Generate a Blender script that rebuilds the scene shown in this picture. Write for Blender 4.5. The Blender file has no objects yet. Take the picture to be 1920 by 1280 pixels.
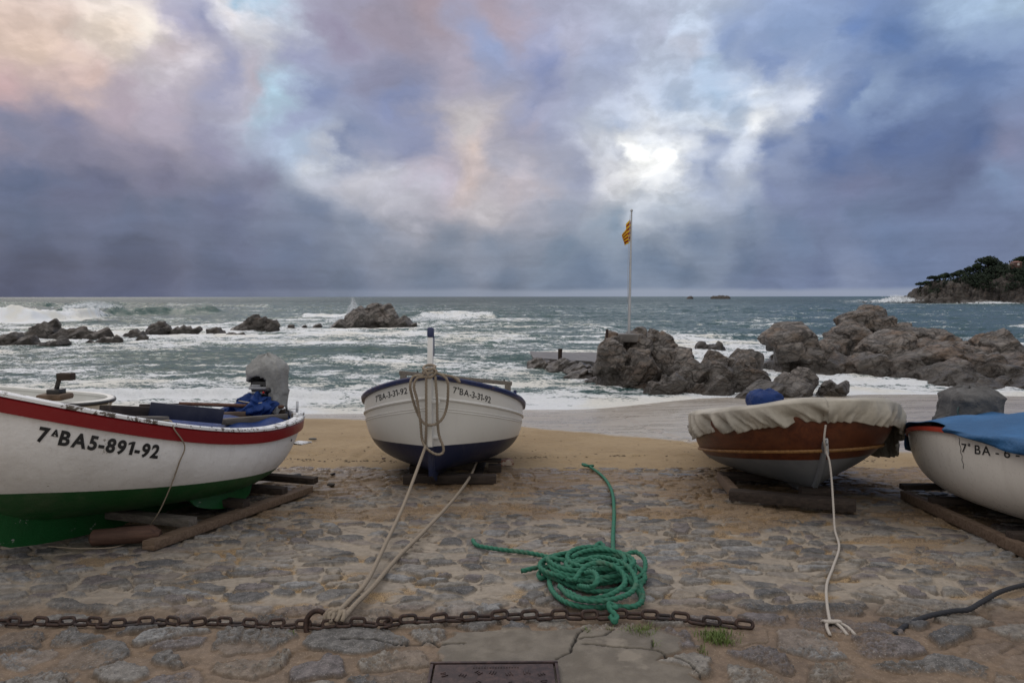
import bpy, bmesh, math, random
import numpy as np
from mathutils import Vector, Matrix, Euler, noise as mnoise
random.seed(7)
SC = bpy.context.scene
COL = SC.collection
R = math.radians

# ------------------------------------------------------------------ camera
FPX = 1280.0                       # focal length in pixels of the 1920 px wide photograph
CAM_Z = 1.6
PITCH = math.atan(84 / FPX)
cam_d = bpy.data.cameras.new('camera'); cam = bpy.data.objects.new('camera', cam_d); COL.objects.link(cam)
cam_d.sensor_width = 36; cam_d.lens = 24; cam_d.clip_start = 0.05; cam_d.clip_end = 60000
cam.location = (0, 0, CAM_Z)
cam.rotation_euler = (Matrix.Rotation(math.pi/2 - PITCH, 4, 'X') @ Matrix.Rotation(R(-0.06), 4, 'Z')).to_euler()
SC.camera = cam
SC.view_settings.view_transform = 'Standard'; SC.view_settings.look = 'None'
SC.view_settings.exposure = 0.0; SC.view_settings.gamma = 1.0
SC.cycles.max_bounces = 6; SC.cycles.diffuse_bounces = 3; SC.cycles.glossy_bounces = 3
SC.cycles.transparent_max_bounces = 12
SC.cycles.caustics_reflective = False; SC.cycles.caustics_refractive = False

def ray(px, py):
    """world direction of a pixel of the photograph, scaled so that y = 1"""
    xc = (px - 960) / FPX; yc = (640 - py) / FPX
    c, s = math.cos(PITCH), math.sin(PITCH)
    d = Vector((xc, c + s * yc, -s + c * yc))
    return d / d.y
def at(px, py, y):
    d = ray(px, py); return Vector((d.x * y, y, CAM_Z + d.z * y))
SEA = -1.84
def sea_at(px, py):
    d = ray(px, py); return at(px, py, (SEA - CAM_Z) / d.z)

def lin(c):
    return tuple(((v/255)/12.92 if v/255 <= .04045 else (((v/255)+.055)/1.055)**2.4) for v in c)

# ------------------------------------------------------------------ node helper
class NT:
    def __init__(s, tree): s.t = tree; s.n = tree.nodes; s.l = tree.links
    def node(s, typ, **kw):
        n = s.n.new(typ)
        for k, v in kw.items(): setattr(n, k, v)
        return n
    def put(s, sock, v):
        if v is None: return
        if isinstance(v, bpy.types.NodeSocket): s.l.new(v, sock)
        elif isinstance(v, (tuple, list, Vector)):
            v = tuple(v)
            if len(sock.default_value) == 4 and len(v) == 3: v = v + (1,)
            sock.default_value = v
        else:
            try: sock.default_value = v
            except TypeError: sock.default_value = (v,) * len(sock.default_value)
    def math(s, op, a, b=None, c=None, clamp=False):
        n = s.node('ShaderNodeMath', operation=op, use_clamp=clamp)
        s.put(n.inputs[0], a); s.put(n.inputs[1], b); s.put(n.inputs[2], c); return n.outputs[0]
    def vmath(s, op, a, b=None, c=None, scale=None):
        n = s.node('ShaderNodeVectorMath', operation=op)
        s.put(n.inputs[0], a); s.put(n.inputs[1], b); s.put(n.inputs[2], c); s.put(n.inputs[3], scale)
        return n.outputs[1] if op in ('DISTANCE', 'LENGTH', 'DOT_PRODUCT') else n.outputs[0]
    def mix(s, f, a, b, typ='MIX'):
        n = s.node('ShaderNodeMix', data_type='RGBA', blend_type=typ)
        s.put(n.inputs[0], f); s.put(n.inputs[6], a); s.put(n.inputs[7], b); return n.outputs[2]
    def noise(s, vec, scale=5, detail=4, rough=.55, dist=0, out=0, lac=2.0):
        n = s.node('ShaderNodeTexNoise'); s.put(n.inputs['Vector'], vec); n.inputs['Scale'].default_value = scale
        n.inputs['Detail'].default_value = detail; n.inputs['Roughness'].default_value = rough
        n.inputs['Distortion'].default_value = dist; n.inputs['Lacunarity'].default_value = lac; return n.outputs[out]
    def voro(s, vec, scale=5, feature='F1', out='Distance', rnd=1.0):
        n = s.node('ShaderNodeTexVoronoi', feature=feature); s.put(n.inputs['Vector'], vec)
        n.inputs['Scale'].default_value = scale; n.inputs['Randomness'].default_value = rnd; return n.outputs[out]
    def ramp(s, f, stops, interp='LINEAR'):
        n = s.node('ShaderNodeValToRGB'); s.put(n.inputs[0], f); cr = n.color_ramp; cr.interpolation = interp
        while len(cr.elements) < len(stops): cr.elements.new(.5)
        for e, (p, c) in zip(cr.elements, stops):
            e.position = p
            c = (c, c, c) if isinstance(c, (int, float)) else c
            e.color = tuple(c) + (1,)
        return n.outputs[0]
    def step(s, v, a, b, smooth=True):
        n = s.node('ShaderNodeMapRange'); n.interpolation_type = 'SMOOTHSTEP' if smooth else 'LINEAR'
        s.put(n.inputs[0], v); s.put(n.inputs[1], a); s.put(n.inputs[2], b); return n.outputs[0]
    def mapping(s, vec, loc=(0,0,0), rot=(0,0,0), scale=(1,1,1)):
        n = s.node('ShaderNodeMapping'); s.put(n.inputs[0], vec); s.put(n.inputs[1], loc); s.put(n.inputs[2], rot); s.put(n.inputs[3], scale)
        return n.outputs[0]
    def obj(s): return s.node('ShaderNodeTexCoord').outputs['Object']
    def pos(s): return s.node('ShaderNodeNewGeometry').outputs['Position']
    def attr(s, name, out='Fac'):
        return s.node('ShaderNodeAttribute', attribute_name=name).outputs[out]
    def bump(s, h, strength=.5, dist=.01, normal=None):
        n = s.node('ShaderNodeBump'); n.inputs['Strength'].default_value = strength; n.inputs['Distance'].default_value = dist
        s.put(n.inputs['Height'], h); s.put(n.inputs['Normal'], normal); return n.outputs[0]
    def xyz(s, v):
        n = s.node('ShaderNodeSeparateXYZ'); s.put(n.inputs[0], v); return n.outputs

def material(name, fn, rough=.6, spec=.5, metal=0.0, **kw):
    """fn(nt) returns a dict with color / rough / normal / metal sockets or values"""
    m = bpy.data.materials.new(name); m.use_nodes = True; nt = NT(m.node_tree); nt.n.clear()
    out = nt.node('ShaderNodeOutputMaterial'); b = nt.node('ShaderNodeBsdfPrincipled')
    nt.l.new(b.outputs[0], out.inputs[0])
    d = fn(nt) if callable(fn) else {'color': fn}
    nt.put(b.inputs['Base Color'], d.get('color')); nt.put(b.inputs['Roughness'], d.get('rough', rough))
    nt.put(b.inputs['Specular IOR Level'], d.get('spec', spec)); nt.put(b.inputs['Metallic'], d.get('metal', metal))
    nt.put(b.inputs['Normal'], d.get('normal')); nt.put(b.inputs['Alpha'], d.get('alpha'))
    for k, v in kw.items(): nt.put(b.inputs[k], v)
    return m

# ------------------------------------------------------------------ world: storm clouds, low sun hidden behind them
SUN_AZ, SUN_EL = R(-32), R(34)      # azimuth from +Y towards +X
SKY = [  # px, py of the photograph, sRGB colour of the cloud there
 (-80,30,(226,196,180)),(60,50,(228,200,184)),(190,40,(230,212,196)),(245,25,(236,226,214)),(150,130,(215,186,180)),(20,160,(200,170,172)),(300,80,(200,188,196)),
 (330,15,(160,160,185)),(395,20,(134,142,176)),(385,50,(150,152,180)),(330,120,(208,202,212)),(430,55,(190,192,212)),(480,45,(238,232,236)),(500,65,(232,232,240)),
 (503,10,(140,184,216)),(462,-5,(236,232,236)),(415,140,(150,155,185)),(480,150,(188,182,196)),(540,180,(168,198,220)),(570,120,(150,155,185)),(250,180,(176,164,178)),(340,200,(178,170,186)),
 (60,235,(130,136,164)),(150,230,(126,130,160)),(280,270,(140,138,162)),(30,330,(92,110,145)),(150,350,(104,112,144)),(300,330,(122,124,152)),(420,260,(146,146,172)),
 (520,330,(124,128,154)),(450,380,(104,114,145)),(60,430,(88,104,134)),(230,440,(98,112,142)),(350,420,(104,118,148)),(480,440,(100,112,142)),(60,500,(76,90,120)),(250,505,(82,97,128)),
 (450,510,(92,108,138)),(600,230,(150,160,190)),(600,270,(168,186,212)),(650,300,(196,202,214)),(615,400,(112,126,152)),(560,490,(102,118,146)),(650,530,(108,124,148)),
 (620,60,(150,144,168)),(720,70,(158,150,166)),(800,15,(170,156,166)),(700,160,(144,146,172)),(820,110,(172,166,182)),(900,80,(150,164,200)),(930,20,(178,166,178)),
 (620,180,(128,142,178)),(740,210,(132,144,180)),(760,270,(132,140,170)),(690,265,(122,136,168)),(870,235,(196,190,192)),(885,275,(212,192,186)),(870,330,(206,188,186)),(800,320,(184,176,188)),(720,340,(186,186,196)),
 (760,380,(180,180,190)),(900,380,(192,188,194)),(940,300,(176,176,190)),(700,430,(132,144,166)),(840,440,(134,146,166)),(930,460,(138,150,170)),(800,510,(114,130,152)),
 (1000,210,(172,170,188)),(1010,110,(140,152,190)),(1070,60,(176,178,200)),(990,180,(150,158,188)),(1040,225,(156,162,186)),(1110,180,(160,168,192)),(1070,320,(156,162,184)),(970,340,(192,184,190)),
 (1150,120,(162,172,200)),(1240,30,(178,184,206)),(1290,20,(196,212,236)),(1330,100,(180,202,232)),(1300,70,(190,196,214)),(1180,240,(168,180,204)),(1290,180,(166,184,214)),(1360,160,(172,194,224)),(1310,215,(214,224,238)),(1430,150,(220,228,240)),(1400,190,(168,186,214)),
 (1380,230,(176,190,214)),(1435,235,(262,264,266)),(1520,200,(212,220,234)),(1350,238,(222,230,240)),(1210,292,(300,300,294)),(1252,305,(300,300,294)),(1225,330,(262,262,260)),(1232,350,(232,234,238)),(1290,303,(215,220,228)),(1265,265,(205,212,226)),(1180,285,(190,196,212)),(1200,380,(190,198,212)),(1300,330,(160,172,198)),(1150,330,(214,214,222)),(1190,325,(240,240,240)),
 (1340,280,(136,152,186)),(1330,340,(142,156,186)),(1410,310,(204,212,226)),(1400,340,(188,196,214)),(1270,390,(178,188,206)),(1480,290,(112,132,172)),(1480,370,(128,140,172)),
 (1390,60,(140,160,198)),(1500,60,(140,162,200)),(1560,110,(150,170,206)),(1590,50,(108,138,186)),(1450,100,(130,152,194)),(1650,180,(104,130,176)),(1560,220,(100,128,176)),(1700,60,(96,128,176)),(1800,140,(104,130,174)),(1880,10,(170,192,220)),(1890,50,(150,172,206)),(1910,100,(132,152,190)),
 (1675,182,(152,172,204)),(1700,260,(94,116,160)),(1800,270,(92,114,156)),(1600,300,(96,120,164)),(1620,350,(128,136,168)),(1560,400,(120,132,164)),(1900,290,(134,138,166)),(1800,320,(106,118,152)),(1750,370,(108,120,152)),(1650,420,(112,128,158)),(1880,350,(128,148,180)),
 (1850,420,(118,132,164)),(1700,470,(110,128,160)),(1500,450,(116,134,164)),(1400,420,(132,148,174)),(1300,450,(124,142,168)),(1150,430,(136,154,174)),(1050,400,(158,166,184)),(1050,480,(122,140,162)),(1200,500,(114,132,156)),(1400,500,(108,126,154)),(1550,500,(108,122,152)),(1600,520,(130,142,168)),(1450,530,(110,124,152)),
 (1100,525,(112,130,154)),(1900,470,(120,134,164)),(1250,515,(108,126,150)),(950,525,(112,128,150)),
 (100,-260,(176,164,176)),(600,-260,(146,150,180)),(1200,-260,(176,186,208)),(1800,-260,(120,144,186)),(960,-700,(168,172,190)),(-700,300,(110,116,144)),(-900,-200,(150,150,170)),(2700,200,(104,122,158)),(2900,-300,(130,146,178)),
]
def build_world():
    w = bpy.data.worlds.new('World'); SC.world = w; w.use_nodes = True
    nt = NT(w.node_tree); nt.n.clear()
    out = nt.node('ShaderNodeOutputWorld')
    D = nt.node('ShaderNodeTexCoord').outputs['Generated']
    # domain warp: three octave groups of noise on the direction
    w1 = nt.vmath('SUBTRACT', nt.noise(D, 3.2, 3, .5, out=1), (.5, .5, .5))
    w2 = nt.vmath('SUBTRACT', nt.noise(nt.mapping(D, scale=(1, 1, 1.5)), 8, 11, .56, out=1), (.5, .5, .5))
    Dw = nt.vmath('MULTIPLY_ADD', w1, (.15, .15, .085), D)
    Dw = nt.vmath('MULTIPLY_ADD', w2, (.17, .17, .12), Dw)
    # the warp dies out towards the horizon, where the cloud layers lie flat
    dz = nt.xyz(D)[2]
    k = nt.step(dz, 0.0, 0.22)
    Dw = nt.vmath('ADD', D, nt.vmath('MULTIPLY', nt.vmath('SUBTRACT', Dw, D), nt.vmath('SCALE', (1, 1, 1), scale=nt.math('MULTIPLY_ADD', k, .2, .8))))
    Dw = nt.vmath('NORMALIZE', Dw)
    x, y, z = nt.xyz(Dw)
    az = nt.math('ARCTAN2', x, y); el = nt.math('ARCSINE', z)
    c = nt.node('ShaderNodeCombineXYZ'); nt.put(c.inputs[0], az); nt.put(c.inputs[1], el); P = c.outputs[0]
    accC = None; accW = None
    for px, py, col in SKY:
        d = ray(px, py).normalized()
        p = (math.atan2(d.x, d.y), math.asin(d.z), 0)
        L_ = nt.vmath('DISTANCE', P, p)
        wgt = nt.math('POWER', nt.math('ADD', L_, .026), -4.3)
        col = tuple(c*(min(1, c/190))**.24 for c in col)      # neighbours brighten a dark patch a little: allow for it
        cv = nt.vmath('SCALE', lin(col), scale=wgt)
        accC = cv if accC is None else nt.vmath('ADD', accC, cv)
        accW = wgt if accW is None else nt.math('ADD', accW, wgt)
    colr = nt.vmath('SCALE', accC, scale=nt.math('DIVIDE', 1.0, accW))
    # billows: light and dark puffs, finer towards the horizon
    q = nt.vmath('MULTIPLY', D, (1, 1, 2.4))
    q = nt.vmath('MULTIPLY_ADD', w2, (.25, .25, .25), q)
    f = nt.noise(q, 5.5, 10, .56)
    f2 = nt.noise(nt.mapping(q, loc=(3, 1, 7)), 17, 8, .58)
    am = nt.math('ADD', nt.math('MULTIPLY', nt.step(f, .3, .72, False), .27), nt.math('MULTIPLY', nt.step(f2, .3, .7, False), .13))
    colr = nt.vmath('SCALE', colr, scale=nt.math('ADD', am, .79))
    # crisp small puffs where the cloud is thin and bright
    lum = nt.vmath('DOT_PRODUCT', colr, (.3, .5, .2))
    pf = nt.noise(nt.vmath('MULTIPLY_ADD', w2, (.06, .06, .06), nt.vmath('MULTIPLY', D, (1, 1, 1.5))), 22, 6, .55)
    pm = nt.math('MULTIPLY', nt.step(lum, .28, .62), nt.math('SUBTRACT', nt.step(pf, .36, .64), .5))
    colr = nt.vmath('SCALE', colr, scale=nt.math('MULTIPLY_ADD', pm, .26, 1.0))
    # flat streaks low down and the pale strip of clear air above the horizon
    st = nt.noise(nt.vmath('MULTIPLY_ADD', w1, (.5, .5, .5), nt.vmath('MULTIPLY', D, (2.2, 2.2, 24))), 1.6, 6, .55)
    colr = nt.vmath('SCALE', colr, scale=nt.math('MULTIPLY_ADD', nt.math('MULTIPLY', nt.math('SUBTRACT', st, .5), nt.math('SUBTRACT', 1.0, nt.step(dz, .06, .26))), .42, 1.0))
    edge = nt.math('ADD', dz, nt.math('MULTIPLY', nt.math('SUBTRACT', nt.noise(nt.vmath('MULTIPLY', D, (4, 4, 4)), 2, 3), .5), .010))
    strip = nt.math('MULTIPLY', nt.math('SUBTRACT', 1.0, nt.step(edge, .006, .014)), nt.step(nt.xyz(D)[0], -.55, .25))
    colr = nt.mix(nt.math('MULTIPLY', strip, .75), colr, lin((150, 160, 180)))
    # behind the photographer the unseen sky is brightened and evened to light facing sides
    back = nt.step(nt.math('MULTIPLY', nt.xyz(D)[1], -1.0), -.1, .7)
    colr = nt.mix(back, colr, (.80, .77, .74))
    top = nt.step(dz, .46, .85)  # unseen overhead sky, brightened to lift the light on ground, foam and water
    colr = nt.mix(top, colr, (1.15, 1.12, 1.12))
    hs = nt.node('ShaderNodeHueSaturation'); hs.inputs['Saturation'].default_value = .88; nt.put(hs.inputs['Color'], colr); colr = hs.outputs[0]
    sky = nt.node('ShaderNodeTexSky', sky_type='NISHITA', sun_disc=False, sun_elevation=SUN_EL, sun_rotation=SUN_AZ, air_density=1.2, dust_density=2.0)
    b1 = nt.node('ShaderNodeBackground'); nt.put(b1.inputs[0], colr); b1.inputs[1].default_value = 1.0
    b2 = nt.node('ShaderNodeBackground'); nt.l.new(sky.outputs[0], b2.inputs[0]); b2.inputs[1].default_value = 0.06
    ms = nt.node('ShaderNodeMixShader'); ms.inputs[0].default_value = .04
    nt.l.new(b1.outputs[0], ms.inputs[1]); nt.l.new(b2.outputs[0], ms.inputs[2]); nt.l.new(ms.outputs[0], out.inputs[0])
    w.cycles.sampling_method = 'MANUAL'; w.cycles.sample_map_resolution = 512
build_world()
sun_d = bpy.data.lights.new('sun', 'SUN'); sun_d.energy = 0.55; sun_d.angle = R(25); sun_d.color = (1.0, .93, .84)
sun = bpy.data.objects.new('sun', sun_d); COL.objects.link(sun)
sd = Vector((math.sin(SUN_AZ)*math.cos(SUN_EL), math.cos(SUN_AZ)*math.cos(SUN_EL), math.sin(SUN_EL)))
sun.rotation_euler = sd.to_track_quat('Z', 'Y').to_euler()

# ------------------------------------------------------------------ numpy noise
def _h(ix, iy, iz, s):
    h = (ix.astype(np.int64) * 374761393 + iy.astype(np.int64) * 668265263 + iz.astype(np.int64) * 2147483647 + s * 974634777) & 0xffffffff
    h = ((h ^ (h >> 13)) * 1274126177) & 0xffffffff
    h = ((h ^ (h >> 16)) * 2246822519) & 0xffffffff
    return ((h ^ (h >> 15)) & 0xffffff) / float(0xffffff)
def vnoise(x, y, z=None, s=0):
    z = np.zeros_like(x) if z is None else z
    ix, iy, iz = np.floor(x), np.floor(y), np.floor(z)
    fx, fy, fz = x-ix, y-iy, z-iz
    fx = fx*fx*fx*(fx*(fx*6-15)+10); fy = fy*fy*fy*(fy*(fy*6-15)+10); fz = fz*fz*(3-2*fz)
    r = 0
    for a in (0, 1):
        for b in (0, 1):
            for c in ((0, 1) if np.any(fz > 0) else (0,)):
                r = r + _h(ix+a, iy+b, iz+c, s) * (fx if a else 1-fx) * (fy if b else 1-fy) * (fz if c else 1-fz)
    return r
def fbm(x, y, z=None, octv=4, s=0, gain=.5):
    r = 0; a = 1; t = 0
    for i in range(octv):
        r = r + a * vnoise(x * 2**i + 17.3*i, y * 2**i + 5.1*i, None if z is None else z * 2**i + 2.7*i, s+i); t += a; a *= gain
    return r / t - .5
def worley(x, y, z=None, s=0):
    """F1, F2 - F1, random number of the nearest cell"""
    three = z is not None
    z = np.zeros_like(x) if z is None else z
    ix, iy, iz = np.floor(x), np.floor(y), np.floor(z)
    f1 = np.full(x.shape, 9.0); f2 = np.full(x.shape, 9.0); idr = np.zeros(x.shape)
    for a in (-1, 0, 1):
        for b in (-1, 0, 1):
            for c in ((-1, 0, 1) if three else (0,)):
                cx, cy, cz = ix+a, iy+b, iz+c
                px = cx + _h(cx, cy, cz, s); py = cy + _h(cx, cy, cz, s+11)
                d = (x-px)**2 + (y-py)**2
                if three: d = d + (z - cz - _h(cx, cy, cz, s+23))**2
                near = d < f1
                f2 = np.where(near, f1, np.minimum(f2, d))
                idr = np.where(near, _h(cx, cy, cz, s+37), idr)
                f1 = np.where(near, d, f1)
    return np.sqrt(f1), np.sqrt(f2) - np.sqrt(f1), idr
def sstep(v, a, b):
    t = np.clip((v-a)/(b-a), 0, 1); return t*t*(3-2*t)

# ------------------------------------------------------------------ object helpers
def tag(o, label=None, cat=None, group=None, kind=None):
    if label: o['label'] = label
    if cat: o['category'] = cat
    if group: o['group'] = group
    if kind: o['kind'] = kind
    return o
def empty(name, loc=(0,0,0), rot=(0,0,0), parent=None):
    o = bpy.data.objects.new(name, None); o.empty_display_size = .1; COL.objects.link(o)
    o.location = loc; o.rotation_euler = rot
    if parent: o.parent = parent
    return o
def link(name, me, mat=None, parent=None, smooth=True):
    o = bpy.data.objects.new(name, me); COL.objects.link(o)
    if mat:
        for m in (mat if isinstance(mat, (list, tuple)) else (mat,)): me.materials.append(m)
    if smooth: me.polygons.foreach_set('use_smooth', [True]*len(me.polygons))
    if parent: o.parent = parent
    return o
def grid_mesh(name, X, Y, Z, mat=None, parent=None, attrs=None, keep=None, smooth=True, wrap=False):
    r, c = X.shape
    co = np.stack([X, Y, Z], -1).reshape(-1, 3).astype(np.float32)
    i = np.arange(r*c).reshape(r, c)
    if wrap: i = np.concatenate([i, i[:, :1]], 1)
    q = np.stack([i[:-1, :-1], i[:-1, 1:], i[1:, 1:], i[1:, :-1]], -1).reshape(-1, 4)
    if keep is not None:
        q = q[keep[:-1, :-1].reshape(-1) | keep[1:, 1:].reshape(-1)]
        used = np.unique(q); rem = np.zeros(r*c, int); rem[used] = np.arange(len(used)); q = rem[q]; co = co[used]
        if attrs: attrs = {k: v.reshape(-1)[used] for k, v in attrs.items()}
    me = bpy.data.meshes.new(name); n = len(q)
    me.vertices.add(len(co)); me.vertices.foreach_set('co', co.reshape(-1))
    me.loops.add(n*4); me.loops.foreach_set('vertex_index', q.reshape(-1).astype(np.int32))
    me.polygons.add(n); me.polygons.foreach_set('loop_start', np.arange(0, n*4, 4, dtype=np.int32))
    try: me.polygons.foreach_set('loop_total', np.full(n, 4, np.int32))
    except Exception: pass
    me.update(calc_edges=True)
    if attrs:
        for k, v in attrs.items():
            a = me.attributes.new(k, 'FLOAT', 'POINT'); a.data.foreach_set('value', np.asarray(v, np.float32).reshape(-1))
    return link(name, me, mat, parent, smooth)
class MB:
    """collects boxes, tubes and grids into one mesh"""
    def __init__(s): s.v = []; s.f = []
    def add(s, vs, fs):
        b = len(s.v); s.v += [tuple(v) for v in vs]; s.f += [tuple(b+i for i in f) for f in fs]; return s
    def box(s, c, size, rot=(0,0,0), bev=.0, M=None):
        hx, hy, hz = [v/2 for v in size]; b = min(bev, hx*.9, hy*.9, hz*.9)
        bm = bmesh.new(); bmesh.ops.create_cube(bm, size=1)
        bmesh.ops.scale(bm, vec=size, verts=bm.verts)
        if b > 0: bmesh.ops.bevel(bm, geom=bm.edges[:], offset=b, segments=2, affect='EDGES', profile=.6)
        m = M if M is not None else Matrix.Translation(c) @ Euler(rot).to_matrix().to_4x4()
        bm.verts.ensure_lookup_table(); bm.verts.index_update()
        s.add([m @ v.co for v in bm.verts], [[v.index for v in f.verts] for f in bm.faces]); bm.free(); return s
    def beam(s, a, b, w, h, bev=.006, up=(0,0,1)):
        a, b = Vector(a), Vector(b); d = (b-a); x = d.normalized(); u = Vector(up); yv = u.cross(x).normalized(); zv = x.cross(yv)
        M = Matrix((x, yv, zv)).transposed().to_4x4(); M.translation = (a+b)/2
        return s.box(None, (d.length, w, h), bev=bev, M=M)
    def tube(s, path, r, n=10, closed=False, cap=True, twist=0, strands=0, amp=0):
        path = [Vector(p) for p in path]; N = len(path)
        fr = None; vs = []; dist = 0; t0 = None
        for i, p in enumerate(path):
            a = path[i-1] if (i > 0 or closed) else p; b = path[(i+1) % N] if (i < N-1 or closed) else p
            t = (b-a).normalized()
            if fr is None:
                fr = t.orthogonal().normalized()
            else:
                fr = (fr - t*fr.dot(t)).normalized(); dist += (p-path[i-1]).length
            g = t.cross(fr); rr = r[i] if isinstance(r, (list, tuple)) else r
            for k in range(n):
                th = 2*math.pi*k/n
                q = rr
                if strands: q = rr*(1-amp + amp*1.3*abs(math.cos(strands/2*(th - twist*dist))))
                vs.append(p + fr*(math.cos(th)*q) + g*(math.sin(th)*q))
        fs = []
        for i in range(N if closed else N-1):
            for k in range(n):
                j = (i+1) % N
                fs.append((i*n+k, i*n+(k+1) % n, j*n+(k+1) % n, j*n+k))
        if cap and not closed: fs += [tuple(range(n))[::-1], tuple((N-1)*n+k for k in range(n))]
        return s.add(vs, fs)
    def build(s, name, mat=None, parent=None, smooth=True, auto=None):
        me = bpy.data.meshes.new(name); me.from_pydata(s.v, [], s.f); me.update()
        o = link(name, me, mat, parent, smooth)
        if auto:
            bm = bmesh.new(); bm.from_mesh(me)
            for e in bm.edges:
                if len(e.link_faces) == 2 and e.calc_face_angle(0) > auto: e.smooth = False
            bm.to_mesh(me); bm.free()
        return o
def spline(pts, step=.02, closed=False):
    """Catmull-Rom through the points, resampled about every step"""
    P = [Vector(p) for p in pts]; out = []; N = len(P)
    rng = range(N if closed else N-1)
    for i in rng:
        p1, p2 = P[i], P[(i+1) % N]
        p0 = P[i-1] if (i > 0 or closed) else p1*2-p2
        p3 = P[(i+2) % N] if (i+2 < N or closed) else p2*2-p1
        n = max(2, int((p2-p1).length/step))
        for k in range(n):
            t = k/n
            out.append(.5*((2*p1)+(p2-p0)*t+(2*p0-5*p1+4*p2-p3)*t*t+(3*p1-p0-3*p2+p3)*t**3))
    if not closed: out.append(P[-1])
    return out
def rope_mesh(path, r, pitch=None):
    pitch = pitch or r*7
    return MB().tube(path, r, n=12, twist=2*math.pi/(3*pitch)*1.0*3/1, strands=3, amp=.2)
# ------------------------------------------------------------------ ground: beach sand, one sheet to the horizon (sea bed included)
def ramp_z(y): return np.where(y < 3.3, 0.0, -.08*(y-3.3))
def shore_y(x): return 20.3 + 3.2*sstep(x, 1.5, 7.5) - 1.0*sstep(-x, 5, 14) + .35*np.sin(x*.5+1)
def sand_z(x, y):
    e = 7.55
    z = -.34 - (1.5)*(y-e)/(shore_y(x)-e)
    z = np.where(y < e, ramp_z(y) - .06, z)
    z = np.where(y > shore_y(x)+8, np.maximum(z, -5), z)
    return np.maximum(z, -5.0)
def ground_z(x, y):
    """top of paving or sand as a float"""
    a = float(ramp_z(np.array(float(y)))); b = float(sand_z(np.array(float(x)), np.array(float(y))))
    return a if y < 7.6 else b
def gp(px, py, h=0.0):
    """point on the ground seen at a pixel"""
    d = ray(px, py); y = 3.0
    for _ in range(60):
        yn = (ground_z(d.x*y, y) + h - CAM_Z) / d.z; y = y*.6 + yn*.4 if yn > 0 else y+1
    return Vector((d.x*y, y, ground_z(d.x*y, y) + h))

def sand_mat(nt):
    p = nt.pos(); x, y, z = nt.xyz(p)
    big = nt.noise(p, .5, 4, .6); fine = nt.noise(p, 160, 2, .7); mid = nt.noise(nt.mapping(p, scale=(1, 2.2, 1)), 7, 6, .65)
    c = nt.mix(nt.step(big, .35, .65), (.275, .200, .115), (.335, .250, .150))
    c = nt.mix(nt.math('MULTIPLY', nt.step(fine, .35, .75), .55), c, (.20, .135, .07))
    c = nt.mix(nt.math('MULTIPLY', nt.step(nt.noise(p, 240, 1, .5), .62, .7), .5), c, (.55, .46, .33))
    c = nt.mix(nt.math('MULTIPLY', nt.step(mid, .50, .68), .42), c, (.17, .12, .075))
    c = nt.mix(nt.math('MULTIPLY', nt.step(nt.noise(nt.mapping(p, scale=(1, 4, 1)), 3.2, 7, .75), .54, .66), .4), c, (.15, .11, .075))
    wet = nt.attr('wet'); c = nt.mix(wet, c, (.33, .285, .23))
    qv = nt.vmath('MULTIPLY_ADD', nt.vmath('SUBTRACT', nt.noise(p, .9, 5, .6, out=1), (.5, .5, .5)), (1.6, 1.6, 0), nt.mapping(p, scale=(1, 2.2, 1)))
    fl = nt.math('SUBTRACT', 1.0, nt.step(nt.voro(qv, 1.3, 'DISTANCE_TO_EDGE'), .004, .05)); fl = nt.math('MULTIPLY', fl, nt.step(nt.noise(p, 1.7, 5, .7), .45, .6))
    froth = nt.math('MULTIPLY', fl, nt.attr('froth')); c = nt.mix(froth, c, (.66, .66, .64))
    c = nt.mix(nt.math('MULTIPLY', nt.math('MULTIPLY', wet, nt.step(nt.noise(nt.mapping(p, scale=(.5, 2.4, 1)), 1.1, 5, .6), .42, .62)), .22), c, (.155, .128, .098))
    # scraps of weed and grit near the paving
    scr = nt.math('MULTIPLY', nt.step(nt.noise(nt.mapping(p, scale=(1, 3.5, 1)), 14, 5, .7, dist=.6), .635, .67), nt.attr('scraps'))
    c = nt.mix(scr, c, (.05, .035, .025))
    r = nt.mix(wet, (.9, .9, .9), nt.mix(nt.step(nt.noise(nt.mapping(p, scale=(.5, 2.4, 1)), 1.1, 5, .6), .42, .62), (.38, .38, .38), (.22, .22, .22)))
    b = nt.bump(nt.math('ADD', nt.math('MULTIPLY', fine, nt.math('SUBTRACT', 1.0, wet)), mid), .25, .02)
    return {'color': c, 'rough': r, 'normal': b, 'spec': nt.math('MULTIPLY_ADD', wet, .45, .2)}
M_SAND = material('beach_sand', sand_mat)
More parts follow.
